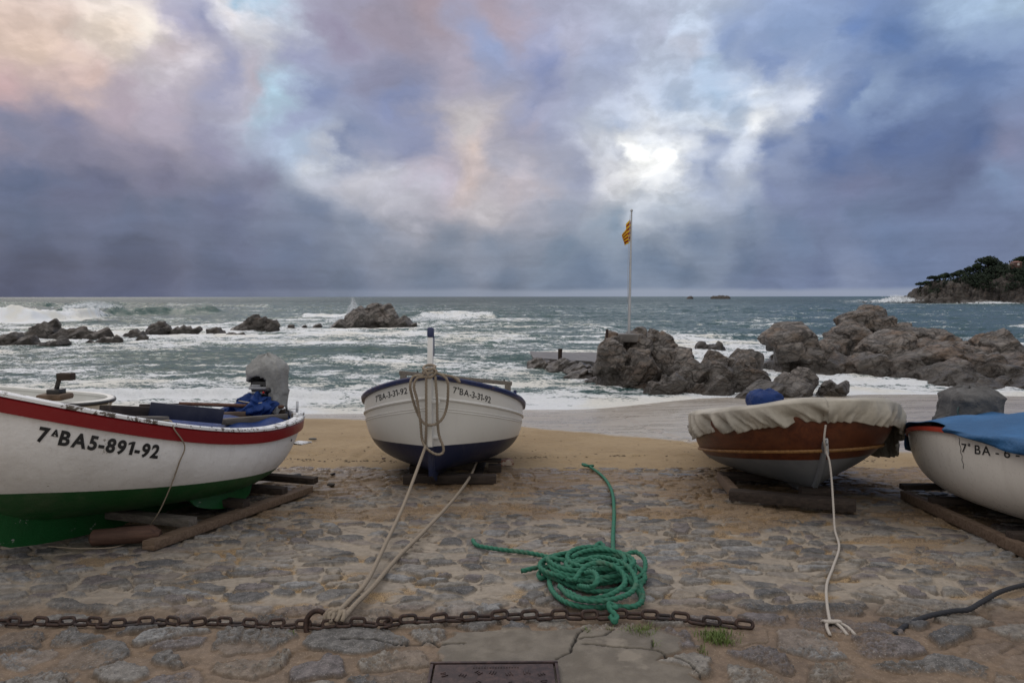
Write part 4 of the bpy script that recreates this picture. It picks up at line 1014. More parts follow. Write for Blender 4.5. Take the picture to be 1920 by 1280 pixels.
        for k, ch in enumerate(body):
            sc, up = (sup[1], sup[2]) if sup and k == sup[0] else (1, 0)
            if ch == ' ': x += size*.3*spacing; continue
            cu = bpy.data.curves.new('t', 'FONT'); cu.body = ch; cu.size = size*1.38*sc; cu.offset = bold; cu.resolution_u = 5
            ob = bpy.data.objects.new('t', cu); COL.objects.link(ob); dg = bpy.context.evaluated_depsgraph_get()
            me = bpy.data.meshes.new_from_object(ob.evaluated_get(dg)); bpy.data.objects.remove(ob); bpy.data.curves.remove(cu)
            bm = bmesh.new(); bm.from_mesh(me); bpy.data.meshes.remove(me)
            bmesh.ops.triangulate(bm, faces=bm.faces)
            for _ in range(2):
                ed = [e for e in bm.edges if e.calc_length() > size*.22]
                if ed: bmesh.ops.subdivide_edges(bm, edges=ed, cuts=1)
                bmesh.ops.triangulate(bm, faces=bm.faces)
            if not bm.verts: bm.free(); continue
            if ch == '1':
                bm.clear(); ww = .15 + bold/size*2.2
                for poly in ([(.28,0),(.28+ww,0),(.28+ww,.5),(.28+ww,1),(.35,1),(.28,.84)], [(.35,1),(.28,.80),(.04,.70),(.04,.86)]):
                    bm.faces.new([bm.verts.new((a*size, b*size, 0)) for a, b in poly])
            if under and k == sup[0]:
                a0_, a1_ = min(v.co.x for v in bm.verts), max(v.co.x for v in bm.verts)
                bm.faces.new([bm.verts.new(q) for q in ((a0_, -.10*size, 0), (a1_, -.10*size, 0), (a1_, -.06*size, 0), (a0_, -.06*size, 0))])
            x0 = min(v.co.x for v in bm.verts); x1 = max(v.co.x for v in bm.verts)
            bm.verts.index_update()
            glyphs.append((x, x0, [(v.co.x, v.co.y+up*size) for v in bm.verts], [[v.index for v in f.verts] for f in bm.faces]))
            x += (x1-x0) + size*.13*spacing; bm.free()
        total = x - size*.13*spacing
        if u_end is not None: squeeze = abs(float(np.interp(u_end, tab, arc)) - float(a0))/total
        for gx_, x0, gv, gf in glyphs:
            vs = []
            for vx, vy in gv:
                ty = vy; tx = (gx_ + vx-x0)*squeeze + shear*ty
                u = float(np.interp(a0 + direction*tx, arc, tab)); z = s.S_(u) - drop - size + ty - slope*tx
                vs.append(s.P(u, lev(u, z), side, off))
            mb.add(vs, gf)
        o = mb.build('registration_number', mat, parent, smooth=False)
        return o

def paint(name, base, rough=.42, grime=(.10,.085,.07), amt=.35, chips=.0, chipc=(.25,.2,.16), bumpy=.15, low=None, lowline=None, spec=.45, scale=1.0, streaks=.3):
    """painted wood or fibreglass; low/lowline = second colour under the plane z = a + b*x of the boat's own frame"""
    def fn(nt):
        o = nt.obj(); x, y, z = nt.xyz(o)
        a = nt.noise(o, 3.0*scale, 6, .65); f = nt.noise(o, 38*scale, 5, .7); st = nt.noise(nt.mapping(o, scale=(9, 9, 1.1)), 1.6, 5, .65)
        c = base
        if low:
            edge = nt.math('SUBTRACT', z, nt.math('MULTIPLY_ADD', x, lowline[1], lowline[0]))
            if len(lowline) > 2: edge = nt.math('SUBTRACT', edge, nt.math('MULTIPLY', nt.math('MULTIPLY', x, x), lowline[2]))
            edge = nt.math('ADD', edge, nt.math('MULTIPLY', nt.math('SUBTRACT', f, .5), .006))
            c = nt.mix(nt.step(edge, -.0015, .0015), low, c)
        g = nt.math('MULTIPLY', nt.math('ADD', nt.math('MULTIPLY', nt.step(a, .42, .72), 1-streaks), nt.math('MULTIPLY', nt.step(st, .5, .72), streaks)), amt)
        c = nt.mix(g, c, nt.mix(.5, c, grime))
        c = nt.mix(nt.math('MULTIPLY', nt.step(f, .6, .74), amt*.6), c, grime)
        if chips: c = nt.mix(nt.step(nt.math('ADD', nt.noise(o, 16*scale, 6, .75), nt.math('MULTIPLY', a, .3)), .86-chips, .87-chips), c, chipc)
        r = nt.math('ADD', rough, nt.math('MULTIPLY', nt.math('SUBTRACT', f, .5), .3))
        b = nt.bump(nt.math('ADD', nt.math('MULTIPLY', a, 2.0), nt.math('MULTIPLY', f, .3)), bumpy, .02)
        return {'color': c, 'rough': r, 'normal': b, 'spec': spec}
    return material(name, fn)
def wood(name, c1, c2, rough=.75, s=1.0):
    def fn(nt):
        o = nt.obj(); g = nt.noise(nt.mapping(o, scale=(2, 22, 22)), 2.2*s, 6, .65, dist=.4); f = nt.noise(o, 45, 4, .7); k = nt.noise(o, 2.5, 4, .6)
        c = nt.mix(nt.step(g, .3, .7), c1, c2); c = nt.mix(nt.math('MULTIPLY', nt.step(k, .5, .7), .4), c, tuple(v*.45 for v in c1)); c = nt.mix(nt.math('MULTIPLY', nt.step(f, .6, .72), .4), c, tuple(min(1, v*1.7) for v in c2))
        return {'color': c, 'rough': rough, 'normal': nt.bump(nt.math('ADD', g, nt.math('MULTIPLY', f, .4)), .5, .006), 'spec': .3}
    return material(name, fn)
def cloth(name, c, fold=.5, scale=1.0, rough=.85, mott=.35):
    def fn(nt):
        o = nt.obj(); a = nt.noise(o, 2.4*scale, 5, .6); f = nt.noise(o, 14*scale, 5, .65, dist=.5); w = nt.noise(o, 300, 1)
        col = nt.mix(nt.step(a, .35, .7), tuple(v*.8 for v in c), tuple(min(1, v*1.15) for v in c))
        col = nt.mix(nt.math('MULTIPLY', nt.step(f, .55, .72), mott), col, tuple(v*.6 for v in c))
        return {'color': col, 'rough': rough, 'normal': nt.bump(nt.math('ADD', f, nt.math('MULTIPLY', w, .06)), fold, .03), 'spec': .25}
    return material(name, fn)
M_LETTER = paint('letter_paint', (.014, .015, .017), .5, grime=(.3,.3,.3), amt=.12, chips=.0)
M_WOOD_D = wood('dark_wet_timber', (.022, .016, .013), (.056, .041, .033))
M_WOOD_B = wood('brown_timber', (.085, .055, .036), (.170, .120, .085))
M_WOOD_G = wood('grey_weathered_timber', (.075, .066, .057), (.165, .145, .125))
M_BLUE_T = cloth('blue_tarpaulin', (.007, .032, .145), .8, 1.4, .6)
M_NAVY = paint('navy_paint', (.010, .013, .034), .45, grime=(.2,.2,.22), amt=.25)
M_ROPE_T = material('tan_rope', lambda nt: {'color': nt.mix(nt.noise(nt.pos(), 90, 3, .7), (.17, .135, .10), (.33, .28, .22)), 'rough': .9, 'spec': .15})
M_ROPE_W = material('pale_rope', lambda nt: {'color': nt.mix(nt.noise(nt.pos(), 110, 3, .7), (.26, .23, .20), (.50, .46, .41)), 'rough': .9, 'spec': .15})
M_ROPE_G = material('green_rope', lambda nt: {'color': nt.mix(nt.math('MULTIPLY', nt.step(nt.noise(nt.pos(), 9, 5, .7), .52, .7), .5), nt.mix(nt.noise(nt.pos(), 60, 4, .7), (.010, .080, .050), (.042, .185, .118)), (.10, .12, .085)), 'rough': .75, 'spec': .3})
M_ROPE_K = material('black_rope', lambda nt: {'color': nt.mix(nt.noise(nt.pos(), 60, 4, .7), (.010, .011, .014), (.035, .037, .045)), 'rough': .75, 'spec': .3})
M_BLACK = material('black_plastic', lambda nt: {'color': nt.mix(nt.noise(nt.pos(), 20, 4), (.010, .010, .012), (.028, .028, .03)), 'rough': .45})
M_STEEL = material('dull_steel', lambda nt: {'color': nt.mix(nt.noise(nt.pos(), 25, 4), (.25, .26, .28), (.48, .49, .50)), 'rough': .35, 'metal': .6})
M_GREYC = cloth('grey_motor_cover', (.30, .30, .29), .8, 2.0)
M_GREYC2 = cloth('dark_grey_motor_cover', (.125, .122, .120), .8, 2.0)
M_CANVAS = cloth('tan_canvas', (.37, .34, .285), .30, 1.4, .62, mott=.12)
M_RED = paint('red_paint', (.19, .006, .009), .38, grime=(.10,.02,.02), amt=.30)
M_WHITE_R = paint('white_rail_paint', (.72, .73, .74), .45, grime=(.2,.19,.17), amt=.35, chips=.17, chipc=(.09,.075,.06))

def slope_frame(loc, heading, roll=0.0):
    """rotation that stands a boat on the sloping slipway with its bow towards heading (world angle)"""
    n = Vector((0, .08, 1)).normalized(); f = Vector((math.cos(heading), math.sin(heading), 0)); f = (f - n*f.dot(n)).normalized(); l = n.cross(f)
    M = Matrix((f, l, n)).transposed().to_4x4(); M = M @ Matrix.Rotation(roll, 4, 'X'); return M.to_euler()
def cyl_cover(w, d, h, folds, seed, taper=.8, n=48, m=26, lean=0.0, shoulder=.75):
    """cloth hood over an outboard: closed top, open skirt, with gathered folds"""
    vs = []; 
    for j in range(m):
        v = j/(m-1); th = v*math.pi*.5 if v < .5 else None
        for i in range(n):
            a = 2*math.pi*i/n
            if v < .45: q = math.sin(v/.45*math.pi/2)**shoulder; z = h*(1-.30*(1-math.cos(v/.45*math.pi/2))**1.1)
            else: q = 1 - (1-taper)*((v-.45)/.55)**1.5; z = h*(.70 - .70*(v-.45)/.55)
            ca, sa = math.cos(a), math.sin(a); e = .72
            x = math.copysign(abs(ca)**e, ca)*w/2*q; y = math.copysign(abs(sa)**e, sa)*d/2*q
            f = 1 + folds*(.5*math.sin(a*7+seed+v*5)+.35*math.sin(a*12+seed*2-v*8)+.3*math.sin(a*3+v*6))*min(1, v*1.6)
            P_ = Vector((x/w, y/d, z/h*.8)); cr_ = (1-2*abs(mnoise.noise(P_*3.1+Vector((seed, 0, 0)))))**3*.09 + (1-2*abs(mnoise.noise(P_*6.5+Vector((0, seed, 3)))))**3*.045 + .10*mnoise.noise(P_*1.6+Vector((seed, 5, 0)))
            f += cr_
            vs.append(Vector((x*f+lean*z, y*f, z*(1+.45*cr_) + .012*math.sin(a*5+seed)*(1 if v < .8 else 3))))
    fs = [(j*n+i, (j+1)*n+i, (j+1)*n+(i+1) % n, j*n+(i+1) % n) for j in range(m-1) for i in range(n)] + [tuple(range(n))]
    return vs, fs

# ---- boat 1: white and green with a red band, at left
B1_H = math.atan2(-.957, -.245)
def boat_left():
    H = Hull(3.684, 1.9072, .1565, .7295, 1.2119, .7032, um=.5037, nf=2.4689, ef=.837, na=1.9707, ea=.9017, tb=0.0, bow_rake=.7602, bow_k=2.6, st_rake=.2577, st_k=1.6, p_mid=2.8995, p_bow=1.2283, p_st=1.418, rock=.05)
    c = Vector((-2.9148, 5.3899)); root = empty('rowing_boat', (c.x, c.y, -.08*(c.y-3.3)), slope_frame(c, -1.863, -.0255))
    M_H = paint('white_hull_green_bottom', (.74, .735, .73), .42, grime=(.24,.20,.165), amt=.60, chips=.02, chipc=(.3,.28,.25), bumpy=.38, low=(.008, .085, .020), lowline=(.3851, .0634), streaks=.4)
    H.shell('hull', M_H, root)
    H.shell('inner_planking', M_WHITE_R, root, inset=.045, t0=.45, n=50, m=10)
    prof = [(.0, -.095), (.022, -.092), (.030, -.015), (.016, -.002), (-.01, -.002)]
    H.band('rubbing_strake', M_RED, root, prof, n=90)
    H.band('gunwale', M_WHITE_R, root, [(.034, .000), (.036, .018), (.026, .026), (-.055, .026), (-.062, .018), (-.062, -.02), (-.01, -.001)], n=90)
    M_G = paint('green_bottom_paint', (.008, .085, .020), .42, grime=(.02,.03,.02), amt=.4, chips=.06, chipc=(.30,.30,.28), bumpy=.4)
    H.keel('keel', M_G, root, w=.06, deep=.15)
    # bilge keel
    for sd in (1, -1):
        vs = []
        for i in range(16):
            u = .35+.27*i/15; d = .12*math.sin(math.pi*min(1, max(0, (i/15)**.8)))**.5; p = H.P(u, .07, sd); vs += [p+Vector((0, .012*sd, .01)), p+Vector((0, sd*.03, -d)), p+Vector((0, sd*.015, -d)), p+Vector((0, -.02*sd, .01))]
        MB().add(vs, [(i*4+j, (i+1)*4+j, (i+1)*4+(j+1) % 4, i*4+(j+1) % 4) for i in range(15) for j in range(4)]).build('bilge_keel', M_G, root, auto=.6)
    o = H.text('7ABA5-891-92', root, M_LETTER, 1, .879, .090, .132, -1, shear=.20, u_end=.720, spacing=.9, bold=.0048, sup=(1, .36, .58), under=True, slope=.0)
    MB().tube([(0,0,-.02),(0,0,.13)], .012, n=10).build('thole_pin', M_STEEL, root).location = H.P(.20, 1, 1) + Vector((0, -.04, .03))
    b = MB().box((0,0,0), (.16,.07,.04), bev=.012).build('rowlock_block', M_WHITE_R, root); b.location = H.P(.20, 1, 1) + Vector((0, -.03, .035)); b.rotation_euler.z = .2
    # scupper holes and the step on the stern
    for u, t in ((.30, .74), (.115, .82)):
        p = H.P(u, t, 1, .002); n_ = H.N(u, t, 1); o = MB().tube([p-n_*.004, p+n_*.004], .011, n=10).build('drain_hole', M_BLACK, root)
    MB().box((-1.90, .10, .36), (.20, .16, .014), bev=.004).build('stern_step', M_WHITE_R, root)
    rp = H.P(.945, .45, 1, .01)
    tag(root, 'white fishing boat with green bottom and red rubbing band, at left', 'boat')
    # blue tarpaulin inside
    def fn(x, y): return .030*math.sin(x*6+y*4)+.018*math.sin(x*13-y*9)+.03*math.exp(-((x+1.25)**2+(y)**2)/.08)
    t = H.fill('tarpaulin', M_BLUE_T, None, drop=.085, camber=.06, inset=.05, u0=.03, u1=.95, fn=fn); t.location = root.location; t.rotation_euler = root.rotation_euler
    tag(t, 'crumpled blue tarpaulin spread inside the white and green boat', 'tarpaulin')
    M = Matrix.Translation(root.location) @ root.rotation_euler.to_matrix().to_4x4()
    return H, root, M
H1, R1, MX1 = boat_left()
def on1(x, y, z): return MX1 @ Vector((x, y, z))
def plank(name, a, b, w, h, mat, label, cat, bev=.008, up=(0,0,1), group=None):
    a, b = Vector(a), Vector(b); c = (a+b)/2; d = b-a; x = d.normalized(); u = Vector(up); y = u.cross(x).normalized(); z = x.cross(y)
    o = MB().box((0,0,0), (d.length, w, h), bev=bev).build(name, mat, auto=.6)
    M = Matrix((x, y, z)).transposed().to_4x4(); o.rotation_euler = M.to_euler(); o.location = c
    return tag(o, label, cat, group)
def on1(x, y, z): return MX1 @ Vector((x, y, z))
G1 = 'timbers stowed on top of the boat at left'
def px1(px, py, y): return at(px, py, y)
plank('timber_beam', px1(197, 768, 5.0), px1(292, 771, 5.6), .10, .075, M_WOOD_D, 'blackened round ended beam lying forward on the blue tarpaulin', 'beam', group=G1)
plank('timber_beam', px1(232, 788, 4.6), px1(306, 787, 5.0), .10, .06, M_WOOD_G, 'short grey brown timber end resting near the red rail', 'beam', group=G1)
plank('painted_board', px1(280, 767, 5.35), px1(418, 780, 5.75), .022, .125, M_NAVY, 'dark navy board standing on edge on the tarpaulin', 'board')
plank('timber_beam', px1(418, 790, 5.9), px1(537, 780, 6.55), .05, .055, M_WOOD_G, 'grey timber nearest the stern rail of the boat', 'beam', group=G1)
plank('timber_beam', px1(412, 778, 6.3), px1(486, 774, 6.75), .05, .055, M_WOOD_B, 'brown timber behind the grey one by the stern', 'beam', group=G1)
plank('timber_beam', px1(470, 770, 6.9), px1(535, 773, 6.95), .06, .055, M_WOOD_D, 'short dark timber laid across the stern', 'beam', group=G1)
plank('timber_beam', px1(266, 762, 5.8), px1(345, 760, 6.4), .06, .05, M_WOOD_D, 'thin dark timber half hidden behind the navy board', 'beam', group=G1)
o = MB().tube(spline([px1(336, 756, 6.2), px1(430, 759, 6.5), px1(531, 762, 6.9)], .1), .017, n=10).build('wooden_pole', wood('red_brown_pole', (.075, .035, .022), (.15, .075, .05)), auto=.8)
tag(o, 'long red brown pole laid over the timbers towards the motor', 'pole')
def motor_left():
    b = at(505, 768, 6.95); root = empty('outboard_motor', b, (0, 0, R(-12)))
    vs, fs = cyl_cover(.345, .37, .545, .05, 1.0, taper=.86, n=64, m=34, lean=-.03, shoulder=1.15)
    # cut the front of the skirt away where the engine shows
    keep = []
    for f in fs:
        c = sum((vs[i] for i in f), Vector())/len(f)
        if c.z < .30 + .06*math.cos(c.x*9) and c.y < -.02 and c.x < .09: continue
        if c.z < .20 and c.x < -.10: continue
        keep.append(f)
    o = MB().add(vs, keep).build('cover', M_GREYC, root); md = o.modifiers.new('s', 'SOLIDIFY'); md.thickness = .008
    MB().box((0,0,.20), (.26,.27,.24), bev=.05).build('engine', M_BLACK, root, auto=.6)
    MB().box((-.03,-.145,.245), (.20,.03,.03), bev=.008).box((-.03,-.15,.195), (.22,.03,.022), bev=.006).box((-.045,-.15,.27), (.10,.025,.02), bev=.004).build('control_panel', M_STEEL, root, auto=.6)
    MB().tube([(.045,-.17,.205),(.045,-.175,.205)], .012, n=12).build('stop_button', material('red_plastic', (.5,.02,.02)), root)
    MB().tube([(.05,-.13,.19),(.11,-.20,.235),(.13,-.22,.235)], [.02,.022,.028], n=10).build('tiller_handle', M_BLACK, root)
    MB().box((.02,-.05,.02), (.09,.14,.26), bev=.02).box((.02,-.05,-.25), (.07,.10,.5), bev=.02).build('bracket', M_STEEL, root, auto=.6)
    tag(root, 'outboard motor under a pale grey cloth hood at the stern of the green bottomed boat', 'outboard motor')
    # blue bundle beside it, tied with cord
    c = at(470, 762, 6.75); bm = bmesh.new(); bmesh.ops.create_icosphere(bm, subdivisions=5, radius=1)
    for v in bm.verts:
        p = v.co.copy(); ang = math.atan2(p.y, p.x)
        w_ = .25*(1 - .50*max(0, p.z)) ; z = p.z*.13
        if p.z > .2: w_ *= .92 + .1*math.sin(p.z*14)
        f = 1 + .10*math.sin(ang*6+p.z*5) + .07*math.sin(ang*11-p.z*9) + .05*math.sin(p.x*15+p.y*9)
        v.co = Vector((p.x*w_*f + .05*(p.z > 0)*p.z, p.y*w_*.8*f, z + .02*math.sin(p.x*9)))
    me = bpy.data.meshes.new('cloth_bundle'); bm.to_mesh(me); bm.free(); o = link('cloth_bundle', me, M_BLUE_T); o.location = c + Vector((0,0,.01))
    MB().tube(spline([(.155*math.cos(a)+.02, .13*math.sin(a), .055+.012*math.sin(a*2)) for a in [i*math.pi/8 for i in range(16)]], .02, closed=True), .006, n=6, closed=True).build('cord', M_ROPE_W, o)
    tag(o, 'blue cloth bundle tied with cord in front of the grey hooded motor', 'bundle')
motor_left()

# ---- boat 2: white and navy, bow on, in the middle
def boat_middle():
    H = Hull(4.194, 1.7357, .1132, .6215, 1.1026, .8265, um=.6765, nf=2.7441, ef=.8101, na=2.5294, ea=.7271, tb=0.0, bow_rake=.10, bow_k=2.4, st_rake=.3493, st_k=2.0, p_mid=3.1588, p_bow=1.3541, p_st=1.5787, rock=.05)
    c = Vector((-.7344, 8.402)); z0 = -.08*(c.y-3.3)
    root = empty('rowing_boat', (c.x, c.y, z0), slope_frame(c, -1.5887, -.0003))
    M_H = paint('cream_hull_navy_bottom', (.62, .61, .575), .34, grime=(.25,.22,.18), amt=.2, bumpy=.10, low=(.009, .015, .046), lowline=(.375, .0274), streaks=.5)
    H.shell('hull', M_H, root, n=84, m=40)
    M_BL = paint('blue_rail_paint', (.013, .024, .085), .4, grime=(.25,.18,.12), amt=.35, chips=.10, chipc=(.16,.10,.065))
    H.band('gunwale', M_BL, root, [(.0, -.035), (.030, -.030), (.036, .0), (.026, .014), (-.06, .016), (-.06, -.02)], n=90)
    def rnd_prof(r): return [(r*math.cos(a), r*math.sin(a)) for a in [-1.5, -.8, 0, .8, 1.5]]
    M_W = paint('cream_paint', (.62, .61, .575), .34, grime=(.25,.22,.18), amt=.2)
    H.band('upper_moulding', M_W, root, rnd_prof(.016), t=lambda u: .775, n=90)
    H.band('lower_moulding', M_W, root, rnd_prof(.005), t=lambda u: .68, n=90)
    H.band('lower_moulding', M_W, root, rnd_prof(.005), t=lambda u: .655, n=90)
    M_K = paint('stem_paint', (.62, .61, .575), .36, grime=(.25,.22,.18), amt=.25, low=(.009, .015, .046), lowline=(.375, .0274))
    H.keel('keel', M_K, root, w=.062, deep=.09, proud=.055)
    H.fill('deck', M_W, root, drop=.03, camber=.035, inset=.02, u0=.02, u1=.99)
    # tall stem post with its blue cap
    b = H.P(1, 1, 1)
    M_WP = paint('white_post_paint', (.66, .66, .65), .4, grime=(.3,.28,.25), amt=.3)
    post = MB().beam((b.x+.0, 0, b.z-.12), (b.x-.03, 0, b.z+.36), .052, .075, bev=.012, up=(1,0,0)).build('stem_post', M_WP, root, auto=.6)
    MB().beam((b.x-.028, 0, b.z+.358), (b.x-.033, 0, b.z+.455), .060, .088, bev=.02, up=(1,0,0)).box((b.x-.055, .018, b.z+.28), (.05, .028, .20), bev=.01).build('post_cap', M_BL, post, auto=.6)
    # small cleats below
    for z in (.86, .52):
        MB().box((b.x+.02-(.06 if z < .7 else 0), .05, z), (.02, .09, .035), bev=.008).build('stem_plate', M_WP, root, auto=.6)
    for sd in (1, -1):
        q = (.978, .912, -1, .072, .062) if sd > 0 else (.897, .974, 1, .075, .060)
        H.text('7\u00aaBA-3-31-92', root, M_LETTER, sd, q[0], q[4], q[3], q[2], u_end=q[1], spacing=.75, bold=.0006, sup=(1, .85, .25), off=.003, slope=.06 if sd > 0 else .0)
    # raised gallows: a spar on short posts behind the bow
    y0 = .64
    IM = (Matrix.Translation(root.location) @ root.rotation_euler.to_matrix().to_4x4()).inverted()
    a = IM @ at(749, 698, 7.9); b2 = IM @ at(960, 719, 7.9)
    MB().beam(a, b2, .075, .045, bev=.008).build('spar', M_WOOD_G, root, auto=.6)
    for q, hh in ((a.lerp(b2, .035), .16), (a.lerp(b2, .962), .15)):
        MB().box((q.x, q.y, q.z-hh/2-.01), (.07, .070, hh), bev=.008).build('crutch', M_WOOD_G, root, auto=.6)
    for q in (a.lerp(b2, .16), a.lerp(b2, .93)): MB().tube([(q.x, q.y, q.z), (q.x, q.y, q.z+.04)], .010, n=8).build('bolt', M_BLACK, root, auto=.8)
    for u in (.80, .70):
        g = H.P(u, 1, 1); MB().tube([(g.x, g.y-.03, g.z), (g.x, g.y-.03, g.z+.075)], .018, n=10).build('peg', M_BL, root, auto=.8)
    tag(root, 'cream fishing boat with navy bottom and tall stem post, bow on in the middle', 'boat')
    return H, root, Matrix.Translation(root.location) @ root.rotation_euler.to_matrix().to_4x4()
H2, R2, MX2 = boat_middle()

# ---- boat 3: varnished wood with grey bottom under a tan canvas
def boat_canvas():
    H = Hull(4.0953, 1.7226, .105, .5792, .8985, .4986, um=.6439, nf=2.3069, ef=.4511, na=.971, ea=.9606, tb=.4492, bow_rake=.5214, bow_k=1.9, st_rake=-.1565, st_k=1, p_mid=2.5255, p_bow=1.3418, p_st=1.7484, rock=.03)
    c = Vector((2.8233, 7.2906)); z0 = -.08*(c.y-3.3)
    root = empty('rowing_boat', (c.x, c.y, z0), slope_frame(c, -1.7143, .0586))
    def mh(nt):
        o = nt.obj(); x, y, z = nt.xyz(o)
        g = nt.noise(nt.mapping(o, scale=(1.2, 9, 9)), 2.0, 6, .65, dist=.5); a = nt.noise(o, 2.5, 5, .6); f = nt.noise(o, 40, 4, .7)
        v = nt.mix(nt.step(g, .3, .7), (.058, .013, .006), (.125, .034, .012)); v = nt.mix(nt.math('MULTIPLY', nt.step(a, .45, .65), .5), v, (.10, .035, .016))
        v = nt.mix(nt.step(x, -.4, -1.5), v, nt.mix(g, (.13, .075, .042), (.24, .15, .085)))
        b = nt.mix(nt.step(a, .35, .65), (.135, .145, .160), (.185, .195, .21)); b = nt.mix(nt.math('MULTIPLY', nt.step(f, .58, .7), .3), b, (.07, .065, .06))
        e = nt.math('SUBTRACT', z, nt.math('MULTIPLY_ADD', x, .0907, .2756))
        return {'color': nt.mix(nt.step(e, -.002, .002), b, v), 'rough': nt.math('ADD', .3, nt.math('MULTIPLY', f, .25)), 'normal': nt.bump(nt.math('ADD', a, nt.math('MULTIPLY', f, .2)), .2, .02)}
    H.shell('hull', material('varnished_hull_grey_bottom', mh), root, n=76, m=34)
    M_GR = paint('grey_keel_paint', (.17, .18, .195), .45, grime=(.07,.06,.05), amt=.4)
    H.keel('keel', M_GR, root, w=.05, deep=.07, top_bow=.62, stern=False, proud=.03)
    M_MO = wood('ochre_moulding', (.16, .075, .025), (.30, .16, .055), .5)
    H.band('rubbing_strake', M_MO, root, [(-.005,-.014),(.020,-.012),(.026,0),(.020,.012),(-.005,.014)], t=lambda u: min(.8, (.2793+.1084*((u-.5)*3.95)-H.K_(u)+.035)/(H.S_(u)-H.K_(u))), u0=0.0, n=80)
    MB().box((-1.90, -.52, .33), (.12, .30, .03), bev=.008).build('boarding_step', M_WOOD_G, root, auto=.6)
    e = H.P(1, .60, 1); MB().box((e.x+.03, 0, e.z-.02), (.03, .035, .13), bev=.008).build('stem_plate', M_STEEL, root, auto=.6)
    MB().tube(spline([(e.x+.045+.02*math.cos(a), .0, e.z+.02*math.sin(a)+.01) for a in [i*math.pi/4 for i in range(8)]], .01, True), .006, n=6, closed=True).build('bow_eye', M_STEEL, root)
    tag(root, 'varnished wooden boat with grey bottom under a tan canvas cover', 'boat')
    def rdg(x, s0):
        # irregular sharp folds: ridged 1-D noise
        r_ = 0
        for o_ in (0, 1):
            i = math.floor(x*(1+o_)); f = x*(1+o_)-i; f = f*f*(3-2*f)
            h0 = random.Random(i*7919+s0*31+o_).random(); h1 = random.Random((i+1)*7919+s0*31+o_).random(); r_ += (h0+(h1-h0)*f)*(.7 if o_ == 0 else .3)
        return 1 - 4*abs(r_-.5)**.8 - .35
    # canvas: crown over the boat, then a gathered skirt over the gunwale
    N = 760; us = H.us(N//2); ring = [(u, 1) for u in us] + [(u, -1) for u in us[::-1]]
    rows = []; M_ = 40; rnd = random.Random(5)
    ln = [H.P(u, 1, sd) for u, sd in ring]
    acc = [0];
    for i in range(1, len(ln)): acc.append(acc[-1]+max(.002, (ln[i]-ln[i-1]).length))
    tot = acc[-1]; ctr = Vector((-.1, 0, 0)); vs = []
    ph = [rnd.uniform(0, 6.28) for _ in range(8)]
    for j in range(M_):
        v = j/(M_-1)
        for i, (u, sd) in enumerate(ring):
            g = ln[i] + Vector((0, 0, .015 + .085*math.exp(-((u-.60)/.24)**2))); s_ = acc[i]; out = Vector((g.x*.28, g.y, 0)).normalized() if u < .93 else Vector((1, g.y*2, 0)).normalized()
            if v <= .42:                      # the crown
                k = v/.42; q = k**.8
                xx = g.x*q + ctr.x*(1-q); uq = min(1, max(0, xx/3.95+.5)); z = (H.S_(uq) + .015 + .085*math.exp(-((uq-.60)/.24)**2))*(1-k**3) + g.z*k**3 + .035 + .02*(1-k**2.4); p = Vector((xx, g.y*q, z)) + out*.035*k**3
                p.z += .010*math.sin(s_*9+k*3)*k + .012*math.sin(p.x*4+ph[0])*(1-k)
            else:
                k = (v-.42)/.58
                hang = (.225 + .05*math.exp(-((u-.60)/.24)**2) + .030*math.sin(s_*2.1+ph[1]) + .014*math.sin(s_*5.3+ph[2])) * (1 - .28*max(0, (u-.75)/.25))
                droop = math.exp(-((u-.60)/.16)**2) if sd > 0 else 0; hang += .30*droop
                sl = s_ + (.16 if sd < 0 else -.10)*k
                fold = 1.15*rdg(sl*3.3+1.7, 2) + .75*rdg(sl*7.1+k*.5, 5) + .45*rdg(sl*14-k*.4, 8)*k + .30*math.sin(s_*75+4*math.sin(s_*11))*k**3
                prof = math.sin(math.pi*min(1, k*.95))*.75 + .12
                p = g + out*(.040 + .030*math.sin(math.pi*min(1,k*.9+.06)) + .052*fold*(min(1, k*1.5)**1.2)*(1-.45*k) - .026*k + .15*droop*k**.6) + Vector((0, 0, .035 - (hang+.012*fold)*k**1.0 - .01))
                p += Vector((0,0,-.0)) 
                pass
            vs.append(p)
    n = len(ring)
    fs = [(j*n+i, (j+1)*n+i, (j+1)*n+(i+1) % n, j*n+(i+1) % n) for j in range(M_-1) for i in range(n)]; fs.append(tuple(range(n))[::-1])
    o = MB().add(vs, fs).build('boat_cover', M_CANVAS)
    md = o.modifiers.new('s', 'SOLIDIFY'); md.thickness = .003
    o.location = root.location; o.rotation_euler = root.rotation_euler
    tag(o, 'tan canvas cover with a gathered edge stretched over the varnished boat', 'boat cover')
    MX = Matrix.Translation(root.location) @ root.rotation_euler.to_matrix().to_4x4()
    m = empty('outboard_motor', at(1437, 800, 9.35), root.rotation_euler)
    vs, fs = cyl_cover(.42, .44, .50, .02, 2.0); MB().add(vs, fs).build('cover', M_BLUE_T, m); MB().box((0,0,-.15), (.10,.10,.5), bev=.02).build('leg', M_BLACK, m, auto=.6)
    tag(m, 'outboard motor in a bright blue hood showing above the tan canvas', 'outboard motor')
    return H, root, MX
H3, R3, MX3 = boat_canvas()

